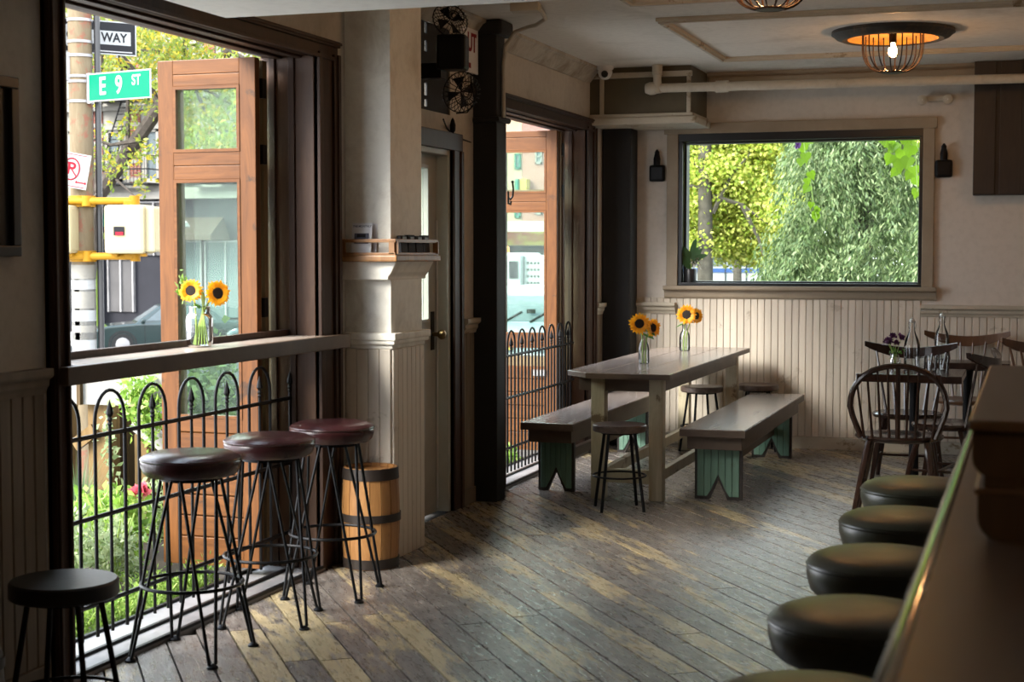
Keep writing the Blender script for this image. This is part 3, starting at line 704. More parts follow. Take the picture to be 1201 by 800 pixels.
def plain_leaf(root, y, x0, x1, mat, z1=2.375, th=.04):
    l_ = B().box((x1-.085, y-th/2, .05), (x1, y+th/2, z1)).obj('door_leaf', mat, root, world=True, bev=.004)
    B().box((x0, y-th/2, .05), (x0+.085, y+th/2, z1)).obj('stile', mat, l_, world=True, bev=.003)
    for a, b in ((z1-.12, z1), (1.83, 1.955), (.05, .735)): B().box((x0+.085, y-th/2, a), (x1-.085, y+th/2, b)).obj('rail', mat, l_, world=True, bev=.003)
    for a, b in ((1.955, z1-.12), (.735, 1.83)): B().box((x0+.08, y-.003, a), (x1-.08, y+.003, b)).obj('pane', 'glass', l_, world=True)
    return l_
plain_leaf(fd, 6.385, -3.86, -3.36, 'paleedge')
plain_leaf(fd, 6.455, -3.88, -3.36, 'paleedge')
for z in (2.2, 1.9, .45, 1.2): B().box((-3.365, 6.40, z), (-3.345, 6.44, z+.09)).obj('hinge', 'iron', fd, world=True, bev=.003)
fe = thing('folding_door', 'orange-brown glazed folding door stacked open at the far opening', 'folding door', (-3.5, 10.8, .012))
stile_leaf(fe, 10.80, -3.80, -3.275, hz=((2.33, 2.375), (2.235, 2.328), (1.865, 1.925), (1.80, 1.863), (.80, .90), (.05, .18)))
plain_leaf(fe, 10.865, -3.80, -3.27, 'paleedge'); plain_leaf(fe, 10.95, -3.80, -3.27, 'revealwood')
for z in (2.2, 1.9, .45): B().box((-3.285, 10.885, z), (-3.262, 10.93, z+.09)).obj('hinge', 'iron', fe, world=True, bev=.003)
lb = B().ob((-3.40, 10.775, .62), (.10, .004, .045)).obj('notice_plate', 'alum', fe, world=True)

# ================================================================== hooped iron fences
def fence(name, label, path, y_start, y_end, zr=(.816, .512, .185), ztop=.98, zb=.06, sp_=.1, post=None):
    """path(s)->(x,y); arched hairpin hoops with a spear between"""
    f = thing(name, label, 'fence', (path(y_start)[0], path(y_start)[1], 0))
    N = int(round((y_end-y_start)/sp_))
    for z in zr:
        B().tube([(path(y_start+(y_end-y_start)*i/24)[0], path(y_start+(y_end-y_start)*i/24)[1], z) for i in range(25)], .0095, 6).obj('rail', 'iron', f, world=True)
    for i in range(N+1):
        s_ = y_start+i*sp_; x, y = path(s_)
        if i % 3 == 0 and i+2 <= N:
            x2, y2 = path(s_+2*sp_); pts = [(x, y, zb)]
            r = sp_
            for k_ in range(13):
                t = math.pi*k_/12; u_ = (1-math.cos(t))/2
                pts.append((x+(x2-x)*u_, y+(y2-y)*u_, ztop-r*1.15+math.sin(t)*r*1.15))
            pts.append((x2, y2, zb)); B().tube(pts, .007, 6).obj('hoop', 'iron', f, world=True)
        elif i % 3 == 1:
            B().tube([(x, y, zb), (x, y, ztop-.11)], .0065, 6).obj('picket', 'iron', f, world=True)
            B().lathe([(.006, 0), (.011, .006), (.006, .014), (.011, .022), (.007, .032), (.015, .045), (.012, .062), (0, .1)], (x, y, ztop-.135), 8).obj('spear_tip', 'iron', f, world=True)
    return f
fence('iron_fence', 'black iron hooped fence across the left opening behind the shelf', lambda s: (-3.3, s), 4.66, 6.57)
def fpath(s):
    t = max(0, (s-10.3)/.7); return (-3.232-.012*t*t, s)
fence('iron_fence', 'black iron hooped fence across the far opening beside the bench', fpath, 9.32, 11.12, zr=(.825, .55, .22), ztop=.985, sp_=.075)
# coat hook on the far opening's casing
hk = thing('coat_hook', 'black iron coat hook on the near side of the far opening', 'hook', (-3.14, 9.29, 1.86))
B().tube([(0, 0, -.06), (0, 0, .02)], .006, 6).obj('hook_plate', 'iron', hk)
B().tube([(0, .0, -.02), (0, .04, -.03), (0, .085, -.01), (0, .10, .04), (0, .085, .075)], .006, 8).obj('hook_arm', 'iron', hk)
B().lathe([(0, -.012), (.012, 0), (0, .012)], (0, .083, .082), 10).obj('hook_ball', 'iron', hk)
B().tube([(0, 0, -.055), (0, .045, -.06), (0, .055, -.04)], .006, 8).obj('lower_hook', 'iron', hk)

# ================================================================== FURNITURE
# ---- bar stools on hairpin legs
def make_bar_stool(seatmat='maroon', h=.76, r=.185, foot=.235, ringz=.27, thick=.085, hair=True):
    t = thing('bar_stool', '', 'bar stool')
    prof = [(0, h-thick), (r*.88, h-thick), (r*.95, h-thick+.012), (r*1.0, h-thick*.55), (r*1.0, h-thick*.38), (r*.975, h-thick*.3), (r*.99, h-thick*.22), (r*.93, h-.012), (r*.8, h-.002), (r*.4, h+.003), (0, h+.004)]
    B().lathe(prof, n=40).obj('seat_cushion', seatmat, t)
    B().tube([(r*.985*math.cos(a), r*.985*math.sin(a), h-thick*.28) for a in [2*math.pi*i/32 for i in range(32)]], .005, 6, True).obj('piping', seatmat, t)
    B().lathe([(0, h-thick-.018), (r*.6, h-thick-.018), (r*.6, h-thick+.001), (0, h-thick+.001)], n=24).obj('seat_plate', 'iron', t)
    for k_ in range(4):
        a = math.pi/4+k_*math.pi/2
        b = B(); fx, fy = foot*math.cos(a), foot*math.sin(a)
        for s_ in (-1, 1):
            aa = a+s_*.62; b.tube([(r*.62*math.cos(aa), r*.62*math.sin(aa), h-thick-.01), (fx+.012*math.cos(a+s_*1.57), fy+.012*math.sin(a+s_*1.57), .012)], .0065, 6)
        lg = b.obj('leg', 'iron', t)
        B().lathe([(0, 0), (.021, 0), (.021, .006), (.008, .016), (0, .017)], (fx, fy, 0), 12).obj('foot_disc', 'iron', lg)
    f_ = 1-ringz/(h-thick); rr = foot*f_ + r*.6*(1-f_)+.002
    B().tube([(rr*math.cos(a), rr*math.sin(a), ringz) for a in [2*math.pi*i/40 for i in range(40)]], .007, 6, True).obj('foot_ring', 'iron', t)
    return t
bs = make_bar_stool()
for i, (x, y, rz, lab) in enumerate(((-2.955, 5.06, R(2), 'maroon leather bar stool on black hairpin legs nearest the camera at the window shelf'),
        (-2.93, 5.64, R(16), 'maroon leather hairpin bar stool in the middle of the three at the window shelf'),
        (-2.90, 6.17, R(8), 'maroon leather hairpin bar stool farthest along the window shelf, before the keg'))):
    place(bs, (x, y, 0), rz, lab, 'hairpin bar stools at the window shelf', i == 0)
cs = make_bar_stool('barleather', .745, .19, .22, .25, .105)
labs = ['dark leather bar stool nearest the camera along the bar counter', 'dark leather bar stool second from the camera along the bar counter',
        'dark leather bar stool in the middle of the row along the bar counter', 'dark leather bar stool fourth from the camera along the bar counter',
        'dark leather bar stool farthest along the bar, beside the hoop-back chair']
for i, y in enumerate((2.66, 3.32, 3.96, 4.60, 5.26)):
    place(cs, (-.345+.006*(i%2), y, 0), R(10*i), labs[i], 'leather bar stools along the counter', i == 0)

# ---- low stools, round seats on four rod legs with a ring
def make_low_stool(mat, h=.5, r=.157, thick=.042, foot=.175, ringz=.2, rod=.0095):
    t = thing('low_stool', '', 'stool')
    B().lathe([(0, h-thick), (r*.96, h-thick), (r, h-thick+.006), (r, h-.007), (r*.965, h), (0, h-.003)], n=36).obj('seat', mat, t)
    B().lathe([(r*.66, h-thick-.012), (r*.7, h-thick-.012), (r*.7, h-thick), (r*.66, h-thick), (r*.66, h-thick-.012)], n=24, cap=False).obj('seat_ring', 'iron', t)
    for k_ in range(4):
        a = math.pi/4+k_*math.pi/2; c_, s_ = math.cos(a), math.sin(a)
        B().tube([(r*.68*c_, r*.68*s_, h-thick), (foot*c_, foot*s_, .0)], rod, 8).obj('leg', 'iron', t)
    f_ = 1-ringz/(h-thick); rr = foot*f_+r*.68*(1-f_)+rod
    B().tube([(rr*math.cos(a), rr*math.sin(a), ringz) for a in [2*math.pi*i/36 for i in range(36)]], .006, 6, True).obj('foot_ring', 'iron', t)
    return t
ls = make_low_stool('stoolwood')
G = 'round wooden stools around the long table'
place(ls, (-2.27, 8.74, 0), R(24), 'low round wooden stool in front of the long table end', G, True)
place(ls, (-2.335, 11.42, 0), R(35), 'low round wooden stool at the far side, between the table and right bench', G)
place(ls, (-1.965, 11.715, 0), R(15), 'low dark round stool behind the right bench against the beadboard', G)
ds = make_low_stool('stoolblack', .48, .168, .055, .19, .12)
place(ds, (-2.855, 4.11, 0), R(10), 'low black round stool at the near left beside the dark window frame', None, True)
dk2 = thing('small_keg', 'small dark keg in shadow at the bottom left corner', 'keg', (-2.99, 3.80, 0))
B().lathe([(.0, 0), (.10, 0), (.112, .1), (.115, .2), (.108, .31), (.10, .33), (.09, .33), (.088, .318), (0, .318)], n=28).obj('staves', 'barpanel', dk2)
for z in (.05, .28): B().lathe([(.109, z-.015), (.116, z-.015), (.116, z+.015), (.109, z+.015)], n=28, cap=False).obj('hoop_band', 'kegband', dk2)
# ---- orange keg by the pier
kg = thing('wooden_keg', 'orange-brown wooden keg with dark bands against the pier', 'keg', (-2.985, 6.775, 0))
kr = lambda z: .128+.012*math.sin(math.pi*min(1, max(0, z/.48)))
for i in range(16):
    a0, a1 = 2*math.pi*i/16+.012, 2*math.pi*(i+1)/16-.012; b = B(); vs = []; zs = [0, .08, .16, .24, .32, .40, .48]
    for z in zs:
        for rr in (kr(z), kr(z)-.013):
            for a in (a0, (a0+a1)/2, a1): vs.append((rr*math.cos(a), rr*math.sin(a), z))
    fs = []
    for j in range(len(zs)-1):
        o0, o1 = j*6, (j+1)*6
        for k_ in range(2):
            fs += [(o0+k_, o0+k_+1, o1+k_+1, o1+k_), (o0+3+k_+1, o0+3+k_, o1+3+k_, o1+3+k_+1)]
        fs += [(o0+2, o0+5, o1+5, o1+2), (o0+3, o0, o1, o1+3)]
    e = (len(zs)-1)*6; fs += [(0, 3, 4, 1), (1, 4, 5, 2), (e, e+1, e+4, e+3), (e+1, e+2, e+5, e+4)]
    b.add(vs, fs, True); b.obj('stave', 'keg', kg)
B().lathe([(0, .45), (.12, .45), (.12, .462), (0, .462)], n=32).obj('lid', 'keg', kg)
for z0, z1 in ((.425, .478), (.225, .262), (.004, .05)):
    B().lathe([(kr(z0)+.001, z0), (kr(z0)+.005, z0), (kr(z1)+.005, z1), (kr(z1)+.001, z1), (kr(z0)+.001, z0)], n=36, cap=False).obj('hoop_band', 'kegband', kg)

# ---- long table
TX0, TX1, TY0, TY1, TZ = -2.705, -2.03, 8.98, 11.70, .775
tb = thing('long_table', 'long grey-brown plank table with worn cream legs between two benches', 'table', ((TX0+TX1)/2, (TY0+TY1)/2, 0))
ch = .16
xs_ = [TX0, TX0+.225, TX0+.45, TX1]
for i in range(3):
    a, b_ = xs_[i]+.001, xs_[i+1]-.001
    poly = [(a, TY0), (b_, TY0), (b_, TY1), (a, TY1)]
    if i == 0: poly = [(a, TY0+ch), (a+ch, TY0), (b_, TY0), (b_, TY1), (a+ch, TY1), (a, TY1-ch)]
    B().prism(poly, 'z', TZ-.032, TZ).obj('top_board', 'tabletop', tb, world=True, bev=.004)
B().box((TX0+ch, TY0-.003, TZ-.034), (TX1+.003, TY0, TZ-.004)).obj('edge_shade', 'tabledark', tb, world=True)  # added dark strips: shade on the edges of the lightened top
B().box((TX1, TY0, TZ-.034), (TX1+.003, TY1, TZ-.004)).obj('edge_shade', 'tabledark', tb, world=True)
for y in (TY0+.10, TY1-.13): B().box((TX0+.1, y, TZ-.115), (TX1-.075, y+.03, TZ-.033)).obj('apron', 'tabledark', tb, world=True, bev=.003)
for x in (TX0+.10, TX1-.07): B().box((x-.02, TY0+.131, TZ-.115), (x+.005, TY1-.131, TZ-.033)).obj('apron', 'tabledark', tb, world=True, bev=.003)
LX = (-2.50, -2.13); LY = (TY0+.085, TY1-.30)
for x in (-2.535, -2.175):
    for y in (TY0+.085, TY1-.19):
        B().box((x, y, 0), (x+.085, y+.085, TZ-.034)).obj('leg', 'tableleg', tb, world=True, bev=.006)
for y in (TY0+.11, TY1-.165): B().box((-2.45, y, .10), (-2.175, y+.04, .185)).obj('stretcher', 'tableleg', tb, world=True, bev=.004)
for x in (-2.51, -2.155): B().box((x, TY0+.17, .11), (x+.04, TY1-.19, .175)).obj('stretcher', 'tableleg', tb, world=True, bev=.004)

# ---- benches
def bench(label, x0, x1, y0, y1, z=.45):
    t = thing('bench', label, 'bench', ((x0+x1)/2, (y0+y1)/2, 0), group='plank benches at the long table')
    B().box((x0, y0, z-.045), (x1, y1, z)).obj('seat_board', 'benchtop', t, world=True, bev=.006)
    B().box((x0, y0-.003, z-.046), (x1+.003, y0, z-.005)).obj('edge_shade', 'tabledark', t, world=True)  # added strips carry the seat edge's shade in their colour
    B().box((x1, y0, z-.046), (x1+.003, y1, z-.005)).obj('edge_shade', 'tabledark', t, world=True)
    for x in (x0+.03, x1-.055): B().box((x, y0+.09, z-.13), (x+.025, y1-.09, z-.046)).obj('apron', 'tabledark', t, world=True, bev=.003)
    for y in (y0+.075, y1-.1): B().box((x0+.0301, y, z-.13), (x1-.0301, y+.024, z-.046)).obj('apron', 'tabledark', t, world=True, bev=.003)
    lx0, lx1 = x0+.05, x1-.05; xm = (lx0+lx1)/2; nh, nw = .125, .055; H = z-.131
    for y in (y0+.21, y1-.25):
        lg = B().prism([(lx0, 0), (xm-nw, 0), (xm, nh), (xm+nw, 0), (lx1, 0), (lx1, H+.08), (lx0, H+.08)], 'y', y, y+.03).obj('leg', 'legedge', t, world=True)
        zf = lambda x: max(0, nh+.03-abs(x-xm)*(nh+.03)/(nw+.015))
        ea = .016; n = 6; ww = (lx1-lx0-2*ea)/n
        for i in range(n):
            a, b_ = lx0+ea+i*ww+.001, lx0+ea+(i+1)*ww-.001
            pts = [(a, max(.02, zf(a)))] + ([(xm, nh+.03)] if a < xm < b_ else []) 
            for brk in (xm-nw-.015, xm+nw+.015):
                if a < brk < b_: pts.append((brk, .02))
            pts.append((b_, max(.02, zf(b_)))); pts.sort()
            for f0, f1 in ((y-.009, y+.001), (y+.029, y+.039)):
                B().prism(pts+[(b_, H), (a, H)], 'y', f0, f1).obj('bead_board', 'mint', lg, world=True, bev=.002, seg=1)
    B().box((xm-.02, y0+.24, .17), (xm+.02, y1-.25, .23)).obj('stretcher', 'tabledark', t, world=True, bev=.003)
    return t
bench('grey plank bench with mint green plank legs, between the table and far opening', -2.99, -2.655, 9.08, 11.50)
bench('grey plank bench with mint green plank legs on the open floor side of table', -1.985, -1.595, 9.06, 11.54)

# ---- glass vessels and flowers
def vessel(name, label, cat, loc, prof, group=None, water=None, n=24, cap=False):
    t = thing(name, label, cat, loc, group=group)
    B().lathe([(0, .003)]+prof, n=n, cap=False).obj('glass_body', 'bottle', t)
    if water:
        pr = [(0, .005)]+[(r-.004, z) for r, z in prof if z < water]; rl = pr[-1][0]
        B().lathe(pr+[(rl, water), (0, water)], n=n, cap=False).obj('water', 'water', t)
    return t
def sunflower(label, base, head, face, r=.05, group=None, leafs=2, rim=None):
    """stem from base through the rim up to the head; the disc looks along face"""
    t = thing('sunflower', label, 'flower', base, group=group)
    b0 = Vector((0, 0, 0)); h = Vector(head)-Vector(base); f = Vector(face).normalized()
    mid = (Vector(rim)-Vector(base)) if rim else h*.55+Vector((.005, 0, 0))
    pts = []
    for i in range(13):
        s_ = i/12; pts.append((1-s_)**2*b0 + 2*s_*(1-s_)*mid*1.05 + s_*s_*(h-f*.012))
    B().tube(pts, .0035*r/.05, 6).obj('stem', 'stem', t)
    q = f.to_track_quat('Z', 'Y').to_matrix()
    B().lathe([(0, -.014), (r*.28, -.010), (r*.5, .0), (r*.47, r*.10), (r*.25, r*.14), (0, r*.12)], h, 18, q).obj('flower_disc', 'disc', t)
    b = B()
    for lay, (n, rr, tilt, lift) in enumerate(((20, 1.0, .05, -.002), (18, .93, .22, .003))):
        for i in range(n):
            a = 2*math.pi*(i+.5*lay)/n+rnd.uniform(-.06, .06); ln = r*rr*rnd.uniform(.9, 1.06); wd = r*.17
            d = Vector((math.cos(a), math.sin(a), tilt+rnd.uniform(-.1, .1))); s2 = Vector((-math.sin(a), math.cos(a), 0))
            st = d*r*.4+Vector((0, 0, lift)); e_ = st+d*(ln-r*.4)
            P_ = [st-s2*wd*.5, st+s2*wd*.5, st+(e_-st)*.55+s2*wd*.75+Vector((0, 0, .003)), e_, st+(e_-st)*.55-s2*wd*.75+Vector((0, 0, .003))]
            b.add([h+q@p for p in P_], [(0, 1, 2, 3, 4)])
    b.obj('petals', 'petal', t)
    for i in range(leafs):
        s_ = .72+.12*i; p = Vector(pts[int(s_*12)]); a = rnd.uniform(0, 6.28); d = Vector((math.cos(a), math.sin(a), -.5)).normalized(); s2 = d.cross(Vector((0, 0, 1))).normalized(); L = r*1.1
        B().add([p, p+d*L*.4+s2*L*.3, p+d*L, p+d*L*.4-s2*L*.3, p+d*L*.45+Vector((0, 0, .008))], [(0, 1, 4), (1, 2, 4), (2, 3, 4), (3, 0, 4)]).obj('leaf', 'gleaf', t)
    return t
jx, jy, jz = -3.245, 5.64, 1.11
vessel('glass_jar', 'clear glass jar of water holding sunflowers on the window shelf', 'jar', (jx, jy, jz),
       [(.043, .001), (.052, .008), (.055, .03), (.055, .115), (.050, .13), (.042, .138), (.043, .142), (.043, .165), (.046, .168)], None, .085)
sunflower('sunflower facing the room in the jar on the window shelf', (jx-.018, jy, jz+.008), (jx-.012, jy-.045, jz+.232), (.30, -.9, .10), .052, 'sunflowers in the window jar', 1, (jx-.005, jy-.01, jz+.165))
sunflower('sunflower turned right toward the wall in the window shelf jar', (jx-.028, jy, jz+.01), (jx+.075, jy+.012, jz+.22), (.80, -.55, .15), .058, 'sunflowers in the window jar', 1, (jx+.012, jy, jz+.165))
gt = thing('cut_stems', 'pale green cut stems leaning in the window shelf jar', 'stems', (jx+.01, jy, jz+.008))
for i in range(5):
    dx_ = -.045+.018*i
    B().tube([(dx_*.7, .004*i, 0), (dx_*.3+.005, 0, .09), (-dx_*.3+.01, -.01, .2+.01*i)], .0028, 5).obj('stem', 'stem', gt)
pts = [(jx-.06-.02*abs(rnd.gauss(0, 1)), jy+rnd.uniform(-.02, .02), jz+.24+.03*rnd.gauss(0, 1)) for _ in range(30)]
leafcloud('foliage', 'garden', pts, .03, gt, up=.4)
vp = [(.028, .001), (.034, .006), (.035, .02), (.035, .10), (.031, .125), (.017, .155), (.015, .17), (.0165, .19), (.0155, .195)]
G = 'bottle vases on the long table'
va = (-2.385, 9.80, TZ); vb = (-2.415, 11.18, TZ)
vessel('bottle_vase', 'clear bottle vase holding sunflowers at the near end of the long table', 'vase', va, vp, G, .10)
vessel('bottle_vase', 'clear bottle vase holding sunflowers at the far end of the long table', 'vase', vb, [(r*1.12, z) for r, z in vp], G, .10)
def hv(v, dx_, dy_, dz): return (v[0]+dx_, v[1]+dy_, v[2]+dz)
G = 'sunflowers on the long table'
sunflower('sunflower facing the camera in the near vase on the long table', hv(va, -.008, 0, .006), hv(va, -.02, -.04, .262), (.18, -.9, .15), .075, G, 2, hv(va, -.004, -.004, .19))
sunflower('smaller sunflower turned right in the near vase on the long table', hv(va, .010, 0, .006), hv(va, .055, .0, .235), (.85, -.45, .05), .068, G, 2, hv(va, .006, 0, .19))
sunflower('sunflower facing the camera in the far vase on the long table', hv(vb, -.01, 0, .006), hv(vb, .02, -.03, .268), (.15, -.93, .1), .078, G, 2, hv(vb, -.005, 0, .19))
sunflower('sunflower peeking from behind in the far vase on the long table', hv(vb, .010, 0, .006), hv(vb, .075, .03, .258), (.75, -.55, .1), .064, G, 0, hv(vb, .007, 0, .19))

# ---- right-hand dining tables and chairs
def dining_table(label, x0, x1, y0, y1, z=.745):
    t = thing('dining_table', label, 'table', ((x0+x1)/2, (y0+y1)/2, 0), group='small dark dining tables')
    B().box((x0, y0, z-.045), (x1, y1, z)).obj('top', 'chair', t, world=True, bev=.006)
    xm, ym = (x0+x1)/2, (y0+y1)/2
    B().lathe([(.035, .04), (.03, .2), (.03, .6), (.04, z-.06)], (xm, ym, 0), 16).obj('pedestal', 'iron', t, world=True)
    B().box((xm-.2, ym-.03, z-.062), (xm+.2, ym+.03, z-.046)).obj('top_bracket', 'iron', t, world=True)
    for rz in (0, R(90)): B().ob((xm, ym, .02), (.55, .06, .035), (0, 0, rz)).obj('foot', 'iron', t, world=True, bev=.008)
    return t
dining_table('small dark dining table behind the hoop-back chair', -1.0, -.40, 9.75, 10.40)
dining_table('second small dark dining table farther back by the wall', -.70, -.14, 10.98, 11.32)
def windsor(label, loc, rz, w=.50, mat='chair'):
    """hoop-back spindle chair facing +y, origin on the floor under the seat"""
    t = thing('hoop_back_chair', label, 'chair', loc, rz)
    B().lathe([(0, .425), (.19, .425), (.235, .437), (.25, .452), (.244, .464), (.20, .466), (.12, .456), (0, .452)], n=36, sx=w/.5, sy=.86).obj('seat', mat, t)
    hoop = []
    for i in range(25):
        a = math.pi*(-.08+1.16*i/24); x = -.262*math.cos(a); z = .60+.275*max(-.6, math.sin(a))
        zz = .46+.41*((math.sin(math.pi*i/24))**.62); y = -.165-(zz-.46)*.22
        hoop.append((x*(.80+.2*min(1, (zz-.46)/.16)), y, zz))
    B().tube(hoop, .0165, 8).obj('hoop', mat, t)
    def zh(x):
        best = max(p[2] for p in hoop if abs(p[0]-x) < .035); return best
    for i in range(9):
        u_ = (i-4)/4; xb = u_*.185; xt = u_*.225; z = zh(xt)-.003; y = -.17+.0
        B().tube([(xb, -.165+.05*(1-u_*u_)*-.6, .455), ((xb+xt)/2, -.165-(z-.46)*.11-.02*(1-u_*u_), (z+.455)/2), (xt, -.165-(z-.46)*.22, z)], [.009, .0075, .0065] if abs(u_) > .01 else [.016, .016, .014], 6).obj('spindle', mat, t)
    bar = [(x_, -.165-.33*.22-.012, .795) for x_ in (-.235, 0, .235)]
    B().ob((0, -.165-.33*.22, .800), (.46, .018, .045), (R(-8), 0, 0)).obj('cross_rail', mat, t, bev=.006)
    for sx in (-1, 1):
        for fy, yy, sy in ((.12, .20, 1), (-.14, -.32, -1)):
            B().tube([(sx*.16, fy, .43), (sx*.19, (fy+yy)/2, .25), (sx*.235, yy, 0)], [.021, .021, .014], 8).obj('leg', mat, t)
    for sx in (-1, 1): B().tube([(sx*.205, .165, .16), (sx*.205, -.245, .18)], .010, 6).obj('stretcher', mat, t)
    B().tube([(-.2, -.03, .17), (.2, -.03, .17)], .010, 6).obj('stretcher', mat, t)
    return t
windsor('dark hoop-back spindle chair with shiny seat, its back to the camera', (-.71, 9.06, 0), R(2))
def crest_chair(label, loc, rz, mat='chairbrown', w=.56, h=.89):
    """chair with a wide curved crest rail on spindles, facing +y"""
    t = thing('crest_rail_chair', label, 'chair', loc, rz, 'curved crest-rail chairs at the small tables')
    B().lathe([(0, .415), (.18, .415), (.225, .425), (.235, .445), (.22, .455), (.1, .448), (0, .446)], n=32, sx=.98, sy=.9).obj('seat', mat, t)
    b = B(); n = 14; vs = []
    for i in range(n+1):
        u_ = i/n*2-1; x = u_*w/2; y = -.30+.10*u_*u_; th = .012; top = h-.03+.045*abs(u_)**1.7; hh = .075*(1-.55*abs(u_)**2.5)
        zc = top-hh if True else 0
        for yy, z in ((y-th, zc), (y+th, zc), (y+th+.004, top), (y-th+.0, top)): vs.append((x, yy, z))
    fs = [(0, 1, 2, 3), (n*4+3, n*4+2, n*4+1, n*4)]
    for i in range(n):
        for k_ in range(4): q = (k_+1) % 4; fs.append((i*4+k_, i*4+q, (i+1)*4+q, (i+1)*4+k_))
    b.add(vs, fs, False); b.obj('crest_rail', mat, t, bev=.003)
    for i in range(6):
        u_ = (i-2.5)/2.5; xb, xt = u_*.15, u_*.225
        B().tube([(xb, -.17+.02*u_*u_, .445), (xt, -.30+.10*(u_*.8)**2, h-.055)], [.010, .008], 6).obj('spindle', mat, t)
    for sx in (-1, 1):
        for fy, yy in ((.12, .21), (-.12, -.25)):
            B().tube([(sx*.14, fy, .42), (sx*.18, (fy+yy)/2, .22), (sx*.21, yy, 0)], [.018, .020, .013], 8).obj('leg', mat, t)
        B().tube([(sx*.185, .17, .17), (sx*.185, -.19, .17)], .009, 6).obj('stretcher', mat, t)
    B().tube([(-.18, 0, .17), (.18, 0, .17)], .009, 6).obj('stretcher', mat, t)
    return t
c1 = crest_chair('', (0, 0, 0), 0, 'chair', .60)
place(c1, (-.765, 10.42, 0), R(180), 'dark crest-rail chair across the small table, facing the hoop-back chair', None, True)
place(c1, (-.49, 9.88, 0), R(78), 'dark crest-rail chair pulled to the right side of the small table', None)
c2 = crest_chair('', (0, 0, 0), 0, 'chairbrown', .60, .915)
place(c2, (-.44, 11.52, 0), R(183), 'brown crest-rail chair by the wall behind the second small table', None, True)
place(c2, (.16, 10.82, 0), R(205), 'brown crest-rail chair at the right edge of the picture above the bar', None)
# bottles, glasses and flowers on them
bpv = [(r_*1.22, z_*1.05) for r_, z_ in [(.034, .001), (.041, .008), (.041, .15), (.036, .18), (.020, .222), (.0145, .245), (.0135, .285), (.016, .287), (.016, .295)]]
for i, (loc, lab) in enumerate((((-.735, 10.28, .745), 'swing-top clear water bottle on the near small table'), ((-.60, 11.22, .745), 'swing-top clear water bottle on the far small table'))):
    v = vessel('water_bottle', lab, 'bottle', loc, bpv, 'swing-top bottles on the small tables', .14)
    B().lathe([(0, .303), (.016, .305), (.017, .316), (.009, .324), (0, .325)], n=14).obj('stopper', 'white', v)
    b = B(); b.tube([(.020, 0, .262), (.026, 0, .283), (.014, 0, .32), (0, 0, .33), (-.014, 0, .32), (-.026, 0, .283), (-.020, 0, .262)], .0018, 5); b.obj('wire_bail', 'chrome', v)
for i, (x, y) in enumerate(((-.665, 10.05), (-.60, 10.14), (-.53, 10.2))):
    vessel('tumbler', ['leftmost clear tumbler right of the near water bottle', 'middle clear tumbler right of the near water bottle', 'rightmost clear tumbler right of the near water bottle'][i], 'glass', (x, y, .745),
           [(.026, .001), (.030, .004), (.036, .10), (.035, .10), (.029, .012), (0, .011)], 'tumblers on the near small table')
vessel('bud_vase', 'small clear bud vase with purple flowers on the near small table', 'vase', (-.835, 10.24, .745), [(.02, .001), (.032, .02), (.036, .05), (.026, .085), (.018, .10), (.022, .115)], None, .05)
pf_ = thing('purple_flowers', 'dark purple flowers in the bud vase on the near small table', 'flower', (-.835, 10.24, .76))
for i in range(6):
    hx, hy, hz = rnd.uniform(-.05, .05), rnd.uniform(-.04, .04), rnd.uniform(.15, .21)
    s_ = B().tube([(0, 0, 0), (hx*.3, hy*.3, .09), (hx, hy, hz)], .0018, 5).obj('stem', 'stem', pf_)
    leafcloud('petals', 'purple', [(-.835+hx+rnd.gauss(0, .006), 10.24+hy+rnd.gauss(0, .006), .76+hz+rnd.gauss(0, .005)) for _ in range(26)], .024, pf_, aspect=.8)
leafcloud('foliage', 'gleaf', [(-.835+rnd.gauss(0, .02), 10.24+rnd.gauss(0, .02), .76+.1+rnd.gauss(0, .01)) for _ in range(20)], .03, pf_)

# ---- bar counter
bc = thing('bar_counter', 'long brown bar counter running away along the right edge', 'bar counter', (.3, 2.4, 0))
for i, (a, b_) in enumerate(((-1.0, 1.52), (1.523, 3.6), (3.603, 5.8))):
    B().box((-.128, a, 1.028), (.72, b_, 1.07)).obj('top_board', 'counter', bc, world=True, bev=.004)
B().tube([(-.128, -1.0, 1.048), (-.128, 2.4, 1.048), (-.128, 5.8, 1.048)], .0235, 12, flat=1).obj('nosing', 'countertrim', bc, world=True)
B().box((.14, -1.0, .0), (.17, 5.75, 1.028)).obj('front_panel', 'barpanel', bc, world=True)
for i in range(12):
    y = -.9+i*.56; B().box((.128, y, .12), (.142, y+.44, .95)).obj('panel', 'barpanel', bc, world=True, bev=.006)
B().box((.17, 5.70, 0), (.70, 5.75, 1.028)).obj('end_panel', 'barpanel', bc, world=True)
B().box((.14, -1.0, .0), (.70, -.95, 1.028)).obj('end_panel', 'barpanel', bc, world=True)
ub = thing('raised_bar_block', 'raised brown wooden service block standing on the bar counter', 'bar block', (.2, 2.95, 1.0701))
B().box((-.088, 2.38, 1.236), (.66, 3.56, 1.252)).obj('top_board', 'counter', ub, world=True, bev=.004)
yb = 2.40
def side_poly(z0, z1, x0, r=.03, n=5):
    pts = [(.65, z0)] + [(x0+r-r*math.sin(t*math.pi/2/n), z0+r-r*math.cos(t*math.pi/2/n)) for t in range(n+1)] + [(x0, z1), (.65, z1)]
    return pts
B().prism(side_poly(1.165, 1.236, -.082, .03), 'y', yb, 3.54).obj('upper_moulding', 'barpanel', ub, world=True)
B().box((-.066, yb+.006, 1.148), (.65, 3.53, 1.168)).obj('neck_moulding', 'barpanel', ub, world=True, bev=.004)
B().box((-.078, yb-.004, 1.140), (.655, 3.54, 1.149)).obj('ledge', 'counter', ub, world=True, bev=.003)
